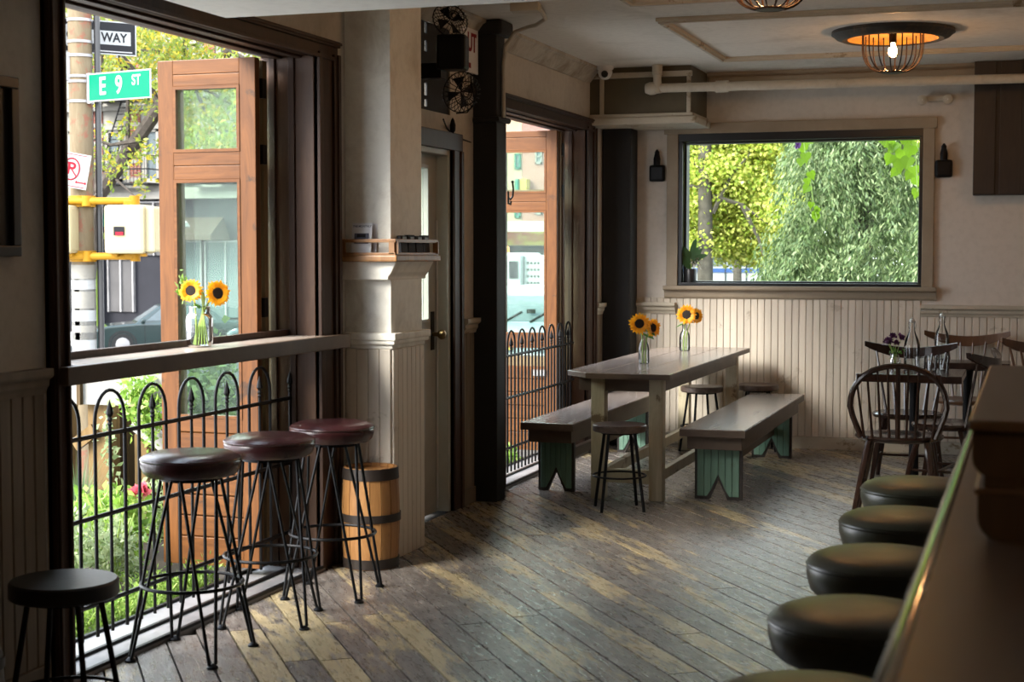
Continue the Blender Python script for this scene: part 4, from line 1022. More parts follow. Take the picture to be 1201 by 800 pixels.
B().prism(side_poly(1.0702, 1.14, -.073, .035), 'y', yb, 3.54).obj('lower_body', 'barpanel', ub, world=True)
for x in (.02, .22, .42):
    for a, b_ in (((x, 1.183), (x+.012, 1.225)), ((x+.15, 1.183), (x+.162, 1.225)), ((x+.012, 1.215), (x+.15, 1.225)), ((x+.012, 1.183), (x+.15, 1.193))):
        B().box((a[0], yb-.006, a[1]), (b_[0], yb+.001, b_[1])).obj('panel_moulding', 'cabtrim', ub, world=True)

# ---- ceiling lamps: plaster rose, wire cage, bare bulb
def make_lamp():
    t = thing('cage_lamp', '', 'ceiling lamp')
    B().lathe([(0, -.012), (.20, -.014), (.27, -.03), (.285, -.05), (.31, -.058), (.345, -.045), (.365, -.025), (.375, -.02), (.372, 0), (0, 0)], n=48).obj('ceiling_rose', 'lampring', t)
    B().lathe([(0, -.0145), (.19, -.0165), (.255, -.033), (.276, -.052)], n=48, cap=False).obj('rose_lining', 'gilt', t)
    B().lathe([(.0, -.075), (.022, -.075), (.024, -.015), (0, -.013)], n=16).obj('socket', 'iron', t)
    B().lathe([(0, -.165), (.018, -.160), (.029, -.135), (.027, -.115), (.015, -.085), (.013, -.073)], n=20).obj('bulb', 'bulb', t)
    for i in range(16):
        a = 2*math.pi*i/16; pts = []
        for j in range(13):
            s_ = j/12; rr = .185 if s_ < .3 else .185*math.cos((s_-.3)/.7*math.pi/2*.80)+.0; z = -.02-.085*min(1, s_/.3) - (.15*math.sin(max(0, (s_-.3)/.7)*math.pi/2))
            pts.append((rr*math.cos(a), rr*math.sin(a), z))
        B().tube(pts, .0042, 5, flat=1).obj('cage_wire', 'cage', t)
    for rr, z in ((.06, -.256),):
        B().tube([(rr*math.cos(a), rr*math.sin(a), z) for a in [2*math.pi*i/24 for i in range(24)]], .006, 6, True).obj('cage_ring', 'cage', t)
    B().lathe([(0, -.262), (.058, -.26), (.058, -.254), (0, -.252)], n=20).obj('cage_disc', 'cage', t)
    ld = bpy.data.lights.new('bulb_light', 'POINT'); ld.energy = 5; ld.color = (1, .52, .2); ld.shadow_soft_size = .03
    lo = bpy.data.objects.new('bulb_light', ld); COL.objects.link(lo); lo.parent = t; lo.location = (0, 0, -.195)
    return t
lp = make_lamp()
place(lp, (-.855, 9.98, CZ), 0, 'lit wire-cage ceiling lamp with flaking round rose, nearest the back window', 'cage lamps on the ceiling', True)
place(lp, (-1.17, 7.22, CZ), 0, 'wire-cage ceiling lamp cut by the top edge of the picture', 'cage lamps on the ceiling')

place(lp, (.95, .35, 2.42), 0, 'added wire-cage fill lamp, unseen, over the near end of the bar counter', 'cage lamps on the ceiling')  # added unseen lamp that brightens the counter and the block's front
place(lp, (.75, 9.98, CZ), 0, 'wire-cage ceiling lamp beyond the right edge of the picture', 'cage lamps on the ceiling')
# ---- fans and sign above the door
fn = thing('wall_fan', 'black wire-cage fan with motor box above the door beside the pier', 'fan', (-2.95, 7.95, 2.5))
cx_ = at(531, 62, 'y', 7.95)
B().ob(tuple(cx_), (.16, .14, .19), (0, 0, R(10))).obj('motor_housing', 'iron', fn, world=True, bev=.02)
B().box((WX, 7.9, 2.44), (cx_[0]-.05, 7.98, 2.52)).obj('wall_bracket', 'iron', fn, world=True)
def fcage(c, r, axis, parent, depth=.1):
    q = Vector(axis).normalized().to_track_quat('Z', 'Y').to_matrix()
    g = B()
    for k_ in range(26):
        a = 2*math.pi*k_/26
        g.tube([Vector(c)+q@Vector((rr*r*math.cos(a), rr*r*math.sin(a), z*depth)) for rr, z in ((.12, .55), (.6, .5), (.95, .25), (1, 0), (.95, -.25), (.5, -.5))], .0018, 4)
    for rr, z in ((1, 0), (.6, .5), (.3, .55)):
        g.tube([Vector(c)+q@Vector((rr*r*math.cos(a), rr*r*math.sin(a), z*depth)) for a in [2*math.pi*i/24 for i in range(24)]], .003, 5, True)
    ob_ = g.obj('wire_cage', 'iron', parent, world=True)
    for k_ in range(4):
        a = 2*math.pi*k_/4; p = [Vector(c)+q@Vector((x, y, z)) for x, y, z in ((0, 0, 0), (r*.8*math.cos(a), r*.8*math.sin(a), .01), (r*.8*math.cos(a+.7), r*.8*math.sin(a+.7), -.01))]
        B().add(p, [(0, 1, 2)]).obj('fan_blade', 'iron', parent, world=True)
fcage(tuple(at(541, 108, 'y', 7.93)), .11, (.6, -.5, -.2), fn)
fcage(tuple(at(528, 24, 'y', 7.93)), .10, (.6, -.6, .3), fn)
B().tube([at(552, 90, 'y', 7.95), at(557, 120, 'y', 8.0), at(548, 132, 'y', 8.0), at(535, 133, 'y', 8.0)], .004, 6).obj('cord', 'iron', fn, world=True)
B().tube([at(520, 140, 'y', 8.1), at(524, 150, 'y', 8.3), at(533, 160, 'y', 8.42), at(552, 167, 'y', 8.72)], .005, 6).obj('cord', 'iron', fn, world=True)
B().lathe([(0, -.05), (.016, -.03), (.018, 0), (.01, .03), (0, .045)], tuple(at(531, 147, 'y', 8.35)), 12).obj('plug', 'iron', fn, world=True)
sg = thing('wall_sign', 'white board sign with red letters half hidden beside the iron column', 'sign', (-3.14, 8.6, 2.67))
B().box((-3.15, 8.46, 2.545), (-3.135, 8.72, 2.81)).obj('board', 'paper', sg, world=True, bev=.002)
text('lettering', 'UT', .15, 'signred', sg, (.006, .01, .045), (R(90), 0, R(90)), .001, sx=.75)
B().box((-3.1345, 8.55, 2.57), (-3.133, 8.59, 2.60)).obj('printed_mark', 'signred', sg, world=True)
# plant on the window sill
pt = thing('sill_plant', 'dark glossy-leaved plant with pale flowers in a dark vase on the back window sill', 'plant', (-2.535, BY+.035, 1.2391))
B().lathe([(0, 0), (.042, 0), (.046, .02), (.05, .12), (.044, .13), (.04, .12), (0, .11)], n=20).obj('vase', 'stoolblack', pt)
for i in range(15):
    a = rnd.uniform(-1.9, 1.9)+R(0); el = rnd.uniform(.5, 1.35); L = rnd.uniform(.13, .24)
    b0 = Vector((0, 0, .1)); d = Vector((math.sin(a)*math.cos(el), -.25*math.cos(el), math.sin(el))); s2 = Vector((.1, -1, .2)).cross(d).normalized(); b1 = b0+Vector((0, 0, .02+.10*i/15))
    w_ = .022; vs = []; k_ = 6
    for j in range(k_+1):
        s_ = j/k_; c_ = b1+d*L*s_+Vector((0, 0, -.05*s_*s_)); ww = w_*math.sin(math.pi*(.08+.92*s_))**.8
        vs += [c_-s2*ww, c_+s2*ww]
    B().add(vs, [(2*j, 2*j+1, 2*j+3, 2*j+2) for j in range(k_)], True).obj('leaf', 'darkleaf', pt)
B().tube([(0, 0, .08), (.01, -.01, .2)], .004, 5).obj('stem', 'stem', pt)
leafcloud('flower', 'lily', [(-2.485+rnd.gauss(0, .02), BY+.02+rnd.gauss(0, .008), 1.40+rnd.gauss(0, .025)) for _ in range(40)], .035, pt, aspect=.4)

# ================================================================== OUTDOORS
GZ = -1.4                                   # street level, the bar floor is raised
struct(B().box((-140, 14, GZ-.3), (90, 200, GZ)).obj('street', 'asphalt'))
struct(B().box((-140, -60, GZ-.3), (OX-.02, 14, GZ)).obj('pavement', 'concrete'))
struct(B().box((OX-.02, BY+.25, GZ-.3), (90, 14, GZ)).obj('pavement', 'concrete'))
kb = struct(B().box((-140, 41.2, GZ), (-17, 46, GZ+.15)).obj('far_pavement', 'concrete'))
# planting bed outside the openings
bed = struct(B().box((-4.9, 3.2, GZ), (OX-.021, 12.0, -.10)).obj('planting_bed', 'soil'))

# ---- corner sign and signal pole
px, py = -8.13, 12.08
sp = thing('signal_pole', 'tan rusty corner pole carrying street signs and yellow signals', 'street pole', (px, py, GZ))
B().lathe([(.105, 0), (.105, 5.05), (.10, 5.25)], (0, 0, 0), 14).obj('pole', 'signpole', sp)
B().tube([(.145, .05, 0), (.145, .05, 5.6)], .028, 8).obj('conduit_tube', 'stoolblack', sp)
zed = lambda v: 1.5+(296-v)*14/1823-GZ
for v in (27, 52, 68, 92, 98, 121): B().lathe([(.108, -.012), (.114, -.012), (.114, .012), (.108, .012)], (0, 0, zed(v)), 16, cap=False).obj('steel_band', 'alum', sp)
def sign(name, label, v, h, w_, rz, mat, border, off, roll=0, side=1):
    s_ = bpy.data.objects.new('tmp', None); bpy.data.objects.remove(s_)
    o = B().box((-w_/2, -.004, -h/2), (w_/2, .004, h/2)).obj(name, border, sp)
    o.location = off+Vector((0, 0, zed(v))); o.rotation_euler = (0, roll, rz); o['label'] = label
    B().box((-w_/2+.012, -.006, -h/2+.012), (w_/2-.012, .006, h/2-.012)).obj('sign_face', mat, o)
    return o
def along(rz, d): return Vector((math.cos(rz)*d, math.sin(rz)*d, 0))
rz = R(-13)
toC = Vector((.318, -.948, 0))               # towards the bar
s1 = sign('street_sign', 'green street name sign reading E 9 ST', 106.5, .25, .76, rz, 'signgreen', 'signwhite', along(rz, .50)+toC*.05)
for tx, sz, x, z in (('E', .175, -.20, 0), ('9', .175, .0, 0), ('ST', .10, .21, .035)):
    text('lettering', tx, sz*1.25, 'signwhite', s1, (x, -.0075, z), (R(90), 0, 0), .001, sx=.8)
B().ob(tuple(along(rz, .12)+Vector((0, 0, zed(106.5)))), (.05, .05, .27), (0, 0, rz)).obj('sign_bracket', 'alum', sp)
rz2 = R(51)
s2 = sign('one_way_sign', 'black and white ONE WAY arrow sign', 42, .305, .80, rz2, 'signblack', 'signwhite', along(rz2, .08)+toC*-.16)
# the white arrow pointing left, its words in black
B().add([(-.37, -.0075, 0), (-.22, -.0075, .115), (-.22, -.0075, .062), (.345, -.0075, .062), (.345, -.0075, -.062), (-.22, -.0075, -.062), (-.22, -.0075, -.115)], [(0, 6, 5, 4, 3, 2, 1)]).obj('arrow', 'signwhite', s2)
text('lettering', 'ONE', .105, 'signblack', s2, (-.15, -.0095, 0), (R(90), 0, 0), .001, sx=.9)
text('lettering', 'WAY', .115, 'signblack', s2, (.19, -.0095, 0), (R(90), 0, 0), .001, sx=.9)
B().box((-.0, -.0075, -.128), (.36, -.0065, -.118)).obj('small_print', 'alum', s2)
s3 = sign('street_sign', 'green avenue sign ending in C', 81, .24, .62, rz2, 'signgreen', 'signwhite', along(rz2, -.42)+toC*.02)
text('lettering', 'AVE C', .19, 'signwhite', s3, (.0, -.0075, 0), (R(90), 0, 0), .001, sx=.8)
B().ob(tuple(along(rz2, -.11)+Vector((0, 0, zed(81)))), (.05, .05, .25), (0, 0, rz2)).obj('sign_bracket', 'alum', sp)
s4 = sign('parking_sign', 'white and red no parking sign with arrow', 202, .31, .24, R(28), 'signwhite', 'signwhite', toC*.16+Vector((-.02, 0, 0)), R(10))
B().tube([(-.035+.072*math.cos(a), -.008, .01+.095*math.sin(a)) for a in [2*math.pi*i/28 for i in range(28)]], .007, 6, True).obj('red_ring', 'signred', s4)
text('lettering', 'P', .15, 'signred', s4, (-.035, -.0075, .01), (R(90), 0, 0), .001)
B().tube([(-.085, -.009, .075), (.018, -.009, -.05)], .006, 6).obj('red_slash', 'signred', s4)
B().box((.03, -.009, -.105), (.10, -.007, -.093)).obj('red_arrow', 'signred', s4)
B().prism([(.10, -.115), (.115, -.099), (.10, -.083)], 'y', -.009, -.007).obj('arrow_head', 'signred', s4)
B().prism([(.03, -.115), (.015, -.099), (.03, -.083)], 'y', -.009, -.007).obj('arrow_head', 'signred', s4)
for z in (.14, -.14): B().box((-.10, -.0078, z-.003), (.10, -.0065, z+.003)).obj('printed_line', 'signred', s4)
rza = R(12); av = along(rza, 1)
for v in (237, 301):
    z = zed(v); B().tube([tuple(av*-.32+Vector((0, 0, z))+toC*.13), tuple(av*.52+Vector((0, 0, z))+toC*.13)], .032, 12).obj('signal_arm', 'signalarm', sp)
    B().lathe([(.0, -.05), (.125, -.05), (.13, 0), (.125, .05), (0, .05)], (0, 0, z), 14).obj('arm_clamp', 'signalarm', sp)
    for d in (.08, .52): B().lathe([(0, -.045), (.045, -.045), (.045, .045), (0, .045)], tuple(av*d+toC*.13+Vector((0, 0, z))), 10).obj('arm_joint', 'signalarm', sp)
for c_, w_ in ((.475, .37), (-.20, .38)):
    o = B().ob(tuple(av*c_+toC*.13+Vector((0, 0, zed(270)))), (w_, .32, .43), (0, 0, rza)).obj('signal_head', 'signal', sp, bev=.035)
    for z in (-.24, .235): B().ob(tuple(av*c_+toC*.13+Vector((0, 0, zed(270)+z))), (.09, .09, .05), (0, 0, rza)).obj('mount', 'signalarm', o, bev=.01)
    for dx2 in (-.12, .14): B().ob(tuple(av*(c_+dx2)+toC*.20+Vector((0, 0, zed(270)-.225))), (.05, .05, .03), (0, 0, rza)).obj('latch', 'signalarm', o)
    if c_ > 0:
        B().ob(tuple(av*(c_-.06)+toC*.295+Vector((0, 0, zed(272)))), (.095, .01, .075), (0, 0, rza)).obj('sticker', 'signblack', o)
        B().ob(tuple(av*(c_-.055)+toC*.301+Vector((0, 0, zed(275)))), (.07, .01, .03), (0, 0, rza)).obj('red_sticker', 'signred', o)
        B().ob(tuple(av*(c_+.22)+toC*.12+Vector((0, 0, zed(270)))), (.10, .26, .40), (0, 0, rza)).obj('side_housing', 'signal', o, bev=.02)
# torn posters wrapped on the pole
for i, v in enumerate((320, 335, 352, 372, 388, 402)):
    h = rnd.uniform(.05, .10); B().lathe([(.107, -h), (.1085, -h), (.1085, h), (.107, h)], (0, 0, zed(v)), 14, cap=False).obj('torn_poster', 'sign' + 'white' if i % 2 else 'stone', sp)

# ---- generic building helpers
def window_unit(bld, x0, x1, z0, z1, y, frame='stone', pane='winglass', depth=.12):
    f = B(); t = .09
    for a, b in (((x0, z0), (x1, z0+t*1.3)), ((x0, z1-t), (x1, z1)), ((x0, z0), (x0+t, z1)), ((x1-t, z0), (x1, z1)), ((x0, (z0+z1)/2-t*.4), (x1, (z0+z1)/2+t*.4))):
        f.box((a[0], y-depth, a[1]), (b[0], y+.02, b[1]))
    o = f.obj('window', frame, bld, world=True)
    B().box((x0+t*.5, y-.03, z0+t*.5), (x1-t*.5, y, z1-t*.5)).obj('pane', pane, o, world=True)
    return o
FYd = 46.0
def X1(u): return float(at(u, 296, 'y', FYd)[0])
def Z1(v): return 1.5+(296-v)*.0294
ab = thing('apartment_building', 'pale stone and red brick apartment building across the street', 'building', (X1(200), FYd, GZ))
B().box((X1(-60), FYd, GZ), (X1(345), FYd+9, Z1(-120))).obj('wall', 'stone', ab, world=True)
for row, (v0, v1) in enumerate(((156, 216), (62, 122), (-32, 28))):
    for u in (5, 49, 93, 137, 181, 225, 269, 313):
        window_unit(ab, X1(u-8.5), X1(u+8.5), Z1(v1), Z1(v0), FYd)
        B().box((X1(u-11), FYd-.2, Z1(v0)), (X1(u+11), FYd+.01, Z1(v0-5))).obj('lintel', 'stone', ab, world=True)
        B().box((X1(u-10), FYd-.18, Z1(v1+3)), (X1(u+10), FYd+.01, Z1(v1))).obj('window_sill', 'stone', ab, world=True)
        B().box((X1(u+17), FYd-.05, Z1(v1+3)), (X1(u+30), FYd+.01, Z1(v0-25))).obj('brick_panel', 'brick', ab, world=True)
        for k_ in range(4):
            z = Z1(v0-6+k_*21); B().box((X1(u+16.5), FYd-.08, z-.07), (X1(u+30.5), FYd-.04, z+.07)).obj('stone_band', 'stone', ab, world=True)
    B().box((X1(-60), FYd-.25, Z1(v1+12)), (X1(345), FYd+.01, Z1(v1+7))).obj('string_course', 'stone', ab, world=True)
B().box((X1(-60), FYd-.5, Z1(236)), (X1(345), FYd+.01, Z1(228))).obj('shop_cornice', 'stone', ab, world=True)
B().box((X1(-60), FYd-.12, GZ), (X1(345), FYd+.01, Z1(236))).obj('shopfront', 'dkshop', ab, world=True)
for u0, u1, v0, v1, mt in ((131, 160, 305, 365, 'greyshop'), (60, 110, 250, 365, 'dkshop'), (165, 205, 240, 300, 'greyshop'), (200, 240, 285, 370, 'winglass'), (245, 292, 285, 370, 'winglass')):
    o = B().box((X1(u0), FYd-.2, Z1(v1)), (X1(u1), FYd-.11, Z1(v0))).obj('shop_panel', mt, ab, world=True, bev=.01)
    for ux in (u0, (u0+u1)/2, u1): B().box((X1(ux-.7), FYd-.27, Z1(v1)), (X1(ux+.7), FYd-.12, Z1(v0))).obj('mullion', 'alum', o, world=True)
    B().box((X1(u0), FYd-.27, Z1(v0)), (X1(u1), FYd-.12, Z1(v0-1.5))).obj('head_rail', 'alum', o, world=True)
# green entrance with its awning
for u in (115.5, 121): B().box((X1(u), FYd-.6, GZ), (X1(u+3), FYd-.3, Z1(262))).obj('green_post', 'lime', ab, world=True)
B().box((X1(115), FYd-.55, Z1(281)), (X1(131), FYd-.3, Z1(274))).obj('green_lintel', 'lime', ab, world=True)
ag = B(); ya, yb_ = FYd-1.4, FYd-.2
ag.add([(X1(113), ya, Z1(267)), (X1(127), ya, Z1(267)), (X1(127), ya, Z1(258)), (X1(113.5), ya, Z1(258)), (X1(126), yb_, Z1(247)), (X1(116), yb_, Z1(247)), (X1(113), yb_, Z1(267)), (X1(127), yb_, Z1(267))],
       [(0, 1, 2, 3), (3, 2, 4, 5), (0, 3, 5, 6), (1, 7, 4, 2), (5, 4, 7, 6), (0, 6, 7, 1)])
gaw = ag.obj('green_awning', 'awngreen', ab, world=True)
B().box((X1(113), ya-.02, Z1(256.5)), (X1(127.3), ya+.01, Z1(258))).obj('white_stripe', 'signwhite', gaw, world=True)
def awning(bld, u0, u1, v_top, v_mid, v_bot, y, out, mat, X, Z, nm='awning'):
    a = B(); ya = y-out
    vs = [(X(u0), ya, Z(v_bot)), (X(u1), ya, Z(v_bot)), (X(u1), ya, Z(v_mid)), (X(u0), ya, Z(v_mid)), (X(u1-(u1-u0)*.12), y, Z(v_top)), (X(u0+(u1-u0)*.05), y, Z(v_top)), (X(u0), y, Z(v_bot)), (X(u1), y, Z(v_bot))]
    a.add(vs, [(0, 1, 2, 3), (3, 2, 4, 5), (0, 3, 5, 6), (1, 7, 4, 2), (5, 4, 7, 6), (0, 6, 7, 1)]); return a.obj(nm, mat, bld, world=True)
ba = awning(ab, 205, 274, 257, 277, 283, FYd-.2, 1.3, 'awnbrown', X1, Z1)
B().ob((X1(232), FYd-1.0, Z1(266)), (.5, .02, .35), (R(55), 0, 0)).obj('awning_emblem', 'paper', ba, world=True)
# fire escape
fesc = thing('fire_escape', 'black iron fire escape with balconies on the apartment front', 'fire escape', (X1(165), FYd, Z1(220)))
for z0_, ua, ub_ in ((Z1(220), 120, 195), (Z1(126), 120, 195), (Z1(126), 235, 300), (Z1(220), 235, 300)):
    b = B(); y0_, y1_ = FYd-1.1, FYd-.26; xa, xb = X1(ua), X1(ub_)
    b.box((xa, y0_, z0_), (xb, y1_, z0_+.05))
    for z in (z0_+.5, z0_+.95): b.tube([(xa, y1_, z), (xa, y0_, z), (xb, y0_, z), (xb, y1_, z)], .022, 4)
    x = xa
    while x < xb: b.tube([(x, y0_, z0_), (x, y0_, z0_+.95)], .012, 4); x += .14
    b.obj('balcony', 'iron', fesc, world=True)
b = B()
for s_ in (0, 1): b.tube([(X1(128)+.45*s_, FYd-.7, Z1(218)), (X1(128)+.45*s_+1.0, FYd-.7, Z1(126))], .03, 4)
for i in range(14): t = i/13; x = X1(128)+t*1.0; b.tube([(x, FYd-.7, Z1(218-92*t)), (x+.45, FYd-.7, Z1(218-92*t))], .015, 4)
for u in (126, 132, 139): b.tube([(X1(u), FYd-1.05, Z1(220)), (X1(u), FYd-1.05, Z1(-20))], .03, 4)
b.obj('ladder', 'iron', fesc, world=True)

# ---- cars
def car(name, label, x, y, rz, paint, L=4.4, W=1.72, hgt=1.42, suv=False):
    """nose towards -x, on the street"""
    t = thing(name, label, 'car', (x, y, GZ), rz)
    h = hgt; h2 = L/2; bz = .92 if not suv else 1.02
    prof = [(-h2+.06, .22), (-h2, .38), (-h2+.02, .62), (-h2+.14, .74), (-h2+.45, .84), (-h2+1.25, bz-.01), (h2-.75 if not suv else h2-.1, bz+.02), (h2-.08, bz-.03), (h2, .7), (h2-.02, .35), (h2-.12, .22)]
    body = B().prism(prof, 'y', -W/2, W/2).obj('body', paint, t, bev=.06, seg=3)
    rx0, rx1 = -h2+1.95, (h2-1.25 if not suv else h2-.35)
    def roofring(z, inset):
        f_ = (z-bz)/(h-bz); x0 = -h2+1.18+(rx0-(-h2+1.18))*f_; x1 = (h2-.62 if not suv else h2-.12)+(rx1-(h2-.62 if not suv else h2-.12))*f_; w_ = W/2-.05-.16*f_-inset
        return x0, x1, w_
    a = roofring(bz, 0); c_ = roofring(h, 0); b = B()
    V = [(a[0], -a[2], bz-.03), (a[1], -a[2], bz-.03), (a[1], a[2], bz-.03), (a[0], a[2], bz-.03), (c_[0], -c_[2], h), (c_[1], -c_[2], h), (c_[1], c_[2], h), (c_[0], c_[2], h)]
    b.add(V, [(0, 3, 2, 1), (4, 5, 6, 7), (0, 1, 5, 4), (1, 2, 6, 5), (2, 3, 7, 6), (3, 0, 4, 7)]); cabin = b.obj('cabin', paint, t, bev=.05, seg=3)
    Vv = [Vector(v) for v in V]
    def quad(i0, i1, i2, i3, s0, s1, t0, t1, nrm, nm):
        P_ = []
        for s_, t_ in ((s0, t0), (s1, t0), (s1, t1), (s0, t1)):
            lo = Vv[i0].lerp(Vv[i1], s_); hi = Vv[i3].lerp(Vv[i2], s_); P_.append(lo.lerp(hi, t_)+Vector(nrm)*.012)
        q_ = [p-Vector(nrm)*.03 for p in P_]
        B().add(P_+q_, [(0, 1, 2, 3), (4, 7, 6, 5), (0, 4, 5, 1), (1, 5, 6, 2), (2, 6, 7, 3), (3, 7, 4, 0)]).obj(nm, 'winglass', cabin)
    quad(3, 0, 4, 7, .07, .93, .12, .9, (-1, 0, .6), 'windscreen'); quad(1, 2, 6, 5, .08, .92, .2, .88, (1, 0, .5), 'rear_window')
    for s0, s1 in ((.09, .33), (.35, .60), (.62, .9)):
        quad(0, 1, 5, 4, s0, s1, .16, .88, (0, -1, .2), 'side_window'); quad(3, 2, 6, 7, s0, s1, .16, .88, (0, 1, .2), 'side_window')
    for sx in (-h2+.85, h2-.85):
        for sy in (-1, 1):
            m_ = Matrix.Rotation(R(90), 3, 'X')
            wh = B().lathe([(.0, -.1), (.30, -.1), (.325, -.07), (.325, .07), (.30, .1), (0, .1)], (sx, sy*(W/2-.09), .325), 20, m_).obj('wheel', 'tire', t)
            B().lathe([(0, -.118), (.06, -.118), (.19, -.105), (.2, -.095), (.2, .095), (.19, .105), (.06, .118), (0, .118)], (sx, sy*(W/2-.09), .325), 12, m_).obj('hubcap', 'alum', wh)
            B().lathe([(.34, -.012), (.39, -.012), (.39, .012), (.34, .012), (.34, -.012)], (sx, sy*(W/2+.0), .325), 20, m_, cap=False).obj('wheel_arch', 'tire', t)
    for sy in (-1, 1):
        B().ob((-h2+.13, sy*(W/2-.26), .66), (.22, .42, .14), (0, R(-25), sy*R(-18))).obj('headlight', 'headlight', t, bev=.04)
        B().ob((-h2+1.42, sy*(W/2+.05), bz+.06), (.1, .16, .11)).obj('mirror', paint, t, bev=.03)
        for dxx in (-.05, .85): B().ob((dxx, sy*(W/2+.005), .80), (.16, .03, .03)).obj('door_handle', 'alum', t)
        for dxx in (-.75, .2, 1.1): B().box((dxx, sy*W/2-.004, .35), (dxx+.012, sy*W/2+.004, bz-.06)).obj('door_seam', 'tire', t)
    B().box((-h2-.012, -.35, .42), (-h2+.02, .35, .56)).obj('grille', 'tire', t)
    return t
cc = at(150, 400, 'y', 38.5)
car('parked_car', 'dark green sedan parked across the street left of the folding door', cc[0]+1.05, 39.0, R(36), 'cargreen')
cc = at(240, 380, 'y', 38)
car('parked_car', 'grey-blue car with roof rails seen through the folding door glass', cc[0]+2.6, 39.2, R(24), 'carblue', suv=True, hgt=1.62)
cc = at(70, 400, 'y', 38); car('parked_car', 'pale parked car mostly hidden behind the dark left window frame', cc[0]-3.4, 38.4, R(10), 'carwhite')

# ---- far side of the avenue, seen through the far opening
def X2(u): return float(at(u, 296, 'y', 90.)[0])
def Z2(v): return 1.5+(296-v)*.0492
b2 = thing('tan_building', 'tan rendered building seen through the far opening', 'building', (X2(595), 90, GZ))
B().box((X2(520), 90, GZ), (X2(612), 100, Z2(60))).obj('wall', 'tan', b2, world=True)
b3 = thing('brick_building', 'pale red brick building behind the far folding door glass', 'building', (X2(640), 90, GZ))
B().box((X2(612.3), 90, GZ), (X2(700), 99, Z2(70))).obj('wall', 'brickpink', b3, world=True)
for u in (584, 604): 
    for v in (175, 235, 115): window_unit(b2, X2(u), X2(u+7), Z2(v+19), Z2(v), 90, 'awngreen')
for u in (628, 650, 672):
    for v in (170, 232, 112): window_unit(b3, X2(u), X2(u+8), Z2(v+18), Z2(v), 90, 'stone')
B().box((X2(614), 89.2, Z2(226)), (X2(622), 89.9, Z2(207))).obj('yellow_sign', 'awnyellow', b3, world=True)
B().box((X2(610), 89.0, Z2(226)), (X2(613.5), 89.9, Z2(207))).obj('green_shutter', 'awngreen', b3, world=True)
B().box((X2(520), 89.0, GZ), (X2(700), 89.95, Z2(268))).obj('shopfront', 'dkshop', b2, world=True)
def X3(u): return float(at(u, 296, 'y', 62.)[0])
def Z3(v): return 1.5+(296-v)*.0340
sh2 = thing('liquor_kiosk', 'shop with yellow and pale awning lettered in red, beyond the far opening', 'shop', (X3(610), 62.5, GZ))
B().box((X3(560), 62.5, GZ), (X3(650), 63.5, Z3(276))).obj('shopfront', 'dkshop', sh2, world=True)
aw = awning(sh2, 556, 652, 258, 272, 288, 62.5, 1.6, 'awnpale', X3, Z3)
B().box((X3(556), 60.86, Z3(288)), (X3(652), 60.9, Z3(271.5))).obj('valance', 'awnyellow', aw, world=True)
for tx, u, v, sz in (('World of Wines', 618, 273.8, .09*2.4), ('10th ST & AVE. C LIQUORS', 616, 278.8, .24*1.5), ('WINES', 598, 285.3, .13*1.5), ('SPIRITS', 618, 285.3, .13*1.5)):
    text('lettering', tx, sz, 'signred', aw, tuple(Vector((X3(u), 60.84, Z3(v)))-wloc(aw)), (R(90), 0, 0), .004, sx=.72)
# white truck
def X4(u): return float(at(u, 296, 'y', 48.)[0])
def Z4(v): return 1.5+(296-v)*.0264
tk = thing('white_truck', 'white box truck with orange beacon beyond the far opening', 'truck', (X4(600), 48, GZ))
B().box((X4(575), 47.0, GZ+.5), (X4(622), 49.2, Z4(297))).obj('cab', 'carwhite', tk, world=True, bev=.1)
B().box((X4(622.5), 47.3, GZ+.9), (X4(690), 49.2, Z4(300))).obj('cargo_body', 'carwhite', tk, world=True, bev=.03)
B().box((X4(587), 46.96, Z4(329)), (X4(606), 47.02, Z4(307))).obj('windscreen', 'winglass', tk, world=True, bev=.02)
B().box((X4(609), 46.96, Z4(328)), (X4(619), 47.02, Z4(307))).obj('side_window', 'dkshop', tk, world=True)
for i in range(4):
    for j in range(5): B().box((X4(626+i*4), 47.27, Z4(308+j*8)), (X4(628+i*4), 47.3, Z4(310.5+j*8))).obj('vent_hole', 'tire', tk, world=True)
B().lathe([(0, 0), (.1, 0), (.1, .16), (.05, .22), (0, .22)], (X4(594), 48, Z4(297)), 12).obj('beacon', 'orange', tk, world=True)
for u in (590, 618, 660, 680): B().lathe([(0, -.15), (.42, -.15), (.42, .15), (0, .15)], (X4(u), 47.2, GZ+.42), 18, Matrix.Rotation(R(90), 3, 'X')).obj('wheel', 'tire', tk, world=True)
B().box((X4(575), 47.1, GZ+.35), (X4(690), 49.0, GZ+.52)).obj('chassis', 'tire', tk, world=True)
# nearer pale van
def X5(u): return float(at(u, 296, 'y', 27.)[0])
def Z5(v): return 1.5+(296-v)*.0149
vn = thing('pale_van', 'pale grey-blue van nose with black wipers beyond the far folding door', 'van', (X5(620), 27, GZ))
B().prism([(26.0, GZ+.35), (26.0, Z5(398)), (26.1, Z5(390)), (27.1, Z5(383)), (27.8, Z5(348)), (28.2, Z5(342)), (31.5, Z5(342)), (31.6, GZ+.35)], 'x', X5(535), X5(672)).obj('body', 'vanblue', vn, world=True, bev=.05)
B().add([(X5(545), 27.12, Z5(381)), (X5(662), 27.12, Z5(381)), (X5(660), 27.70, Z5(351)), (X5(547), 27.70, Z5(351))], [(0, 1, 2, 3)]).obj('windscreen', 'winglass', vn, world=True)
for u in (590, 620): B().tube([(X5(u), 27.08, Z5(382)), (X5(u+16), 27.30, Z5(370))], .02, 6).obj('wiper', 'tire', vn, world=True)
B().ob((X5(619), 27.2, Z5(369)), (.16, .05, .08)).obj('mirror', 'tire', vn, world=True, bev=.01)
B().box((X5(595), 25.93, Z5(412)), (X5(622), 26.01, Z5(402))).obj('number_plate', 'awnyellow', vn, world=True)
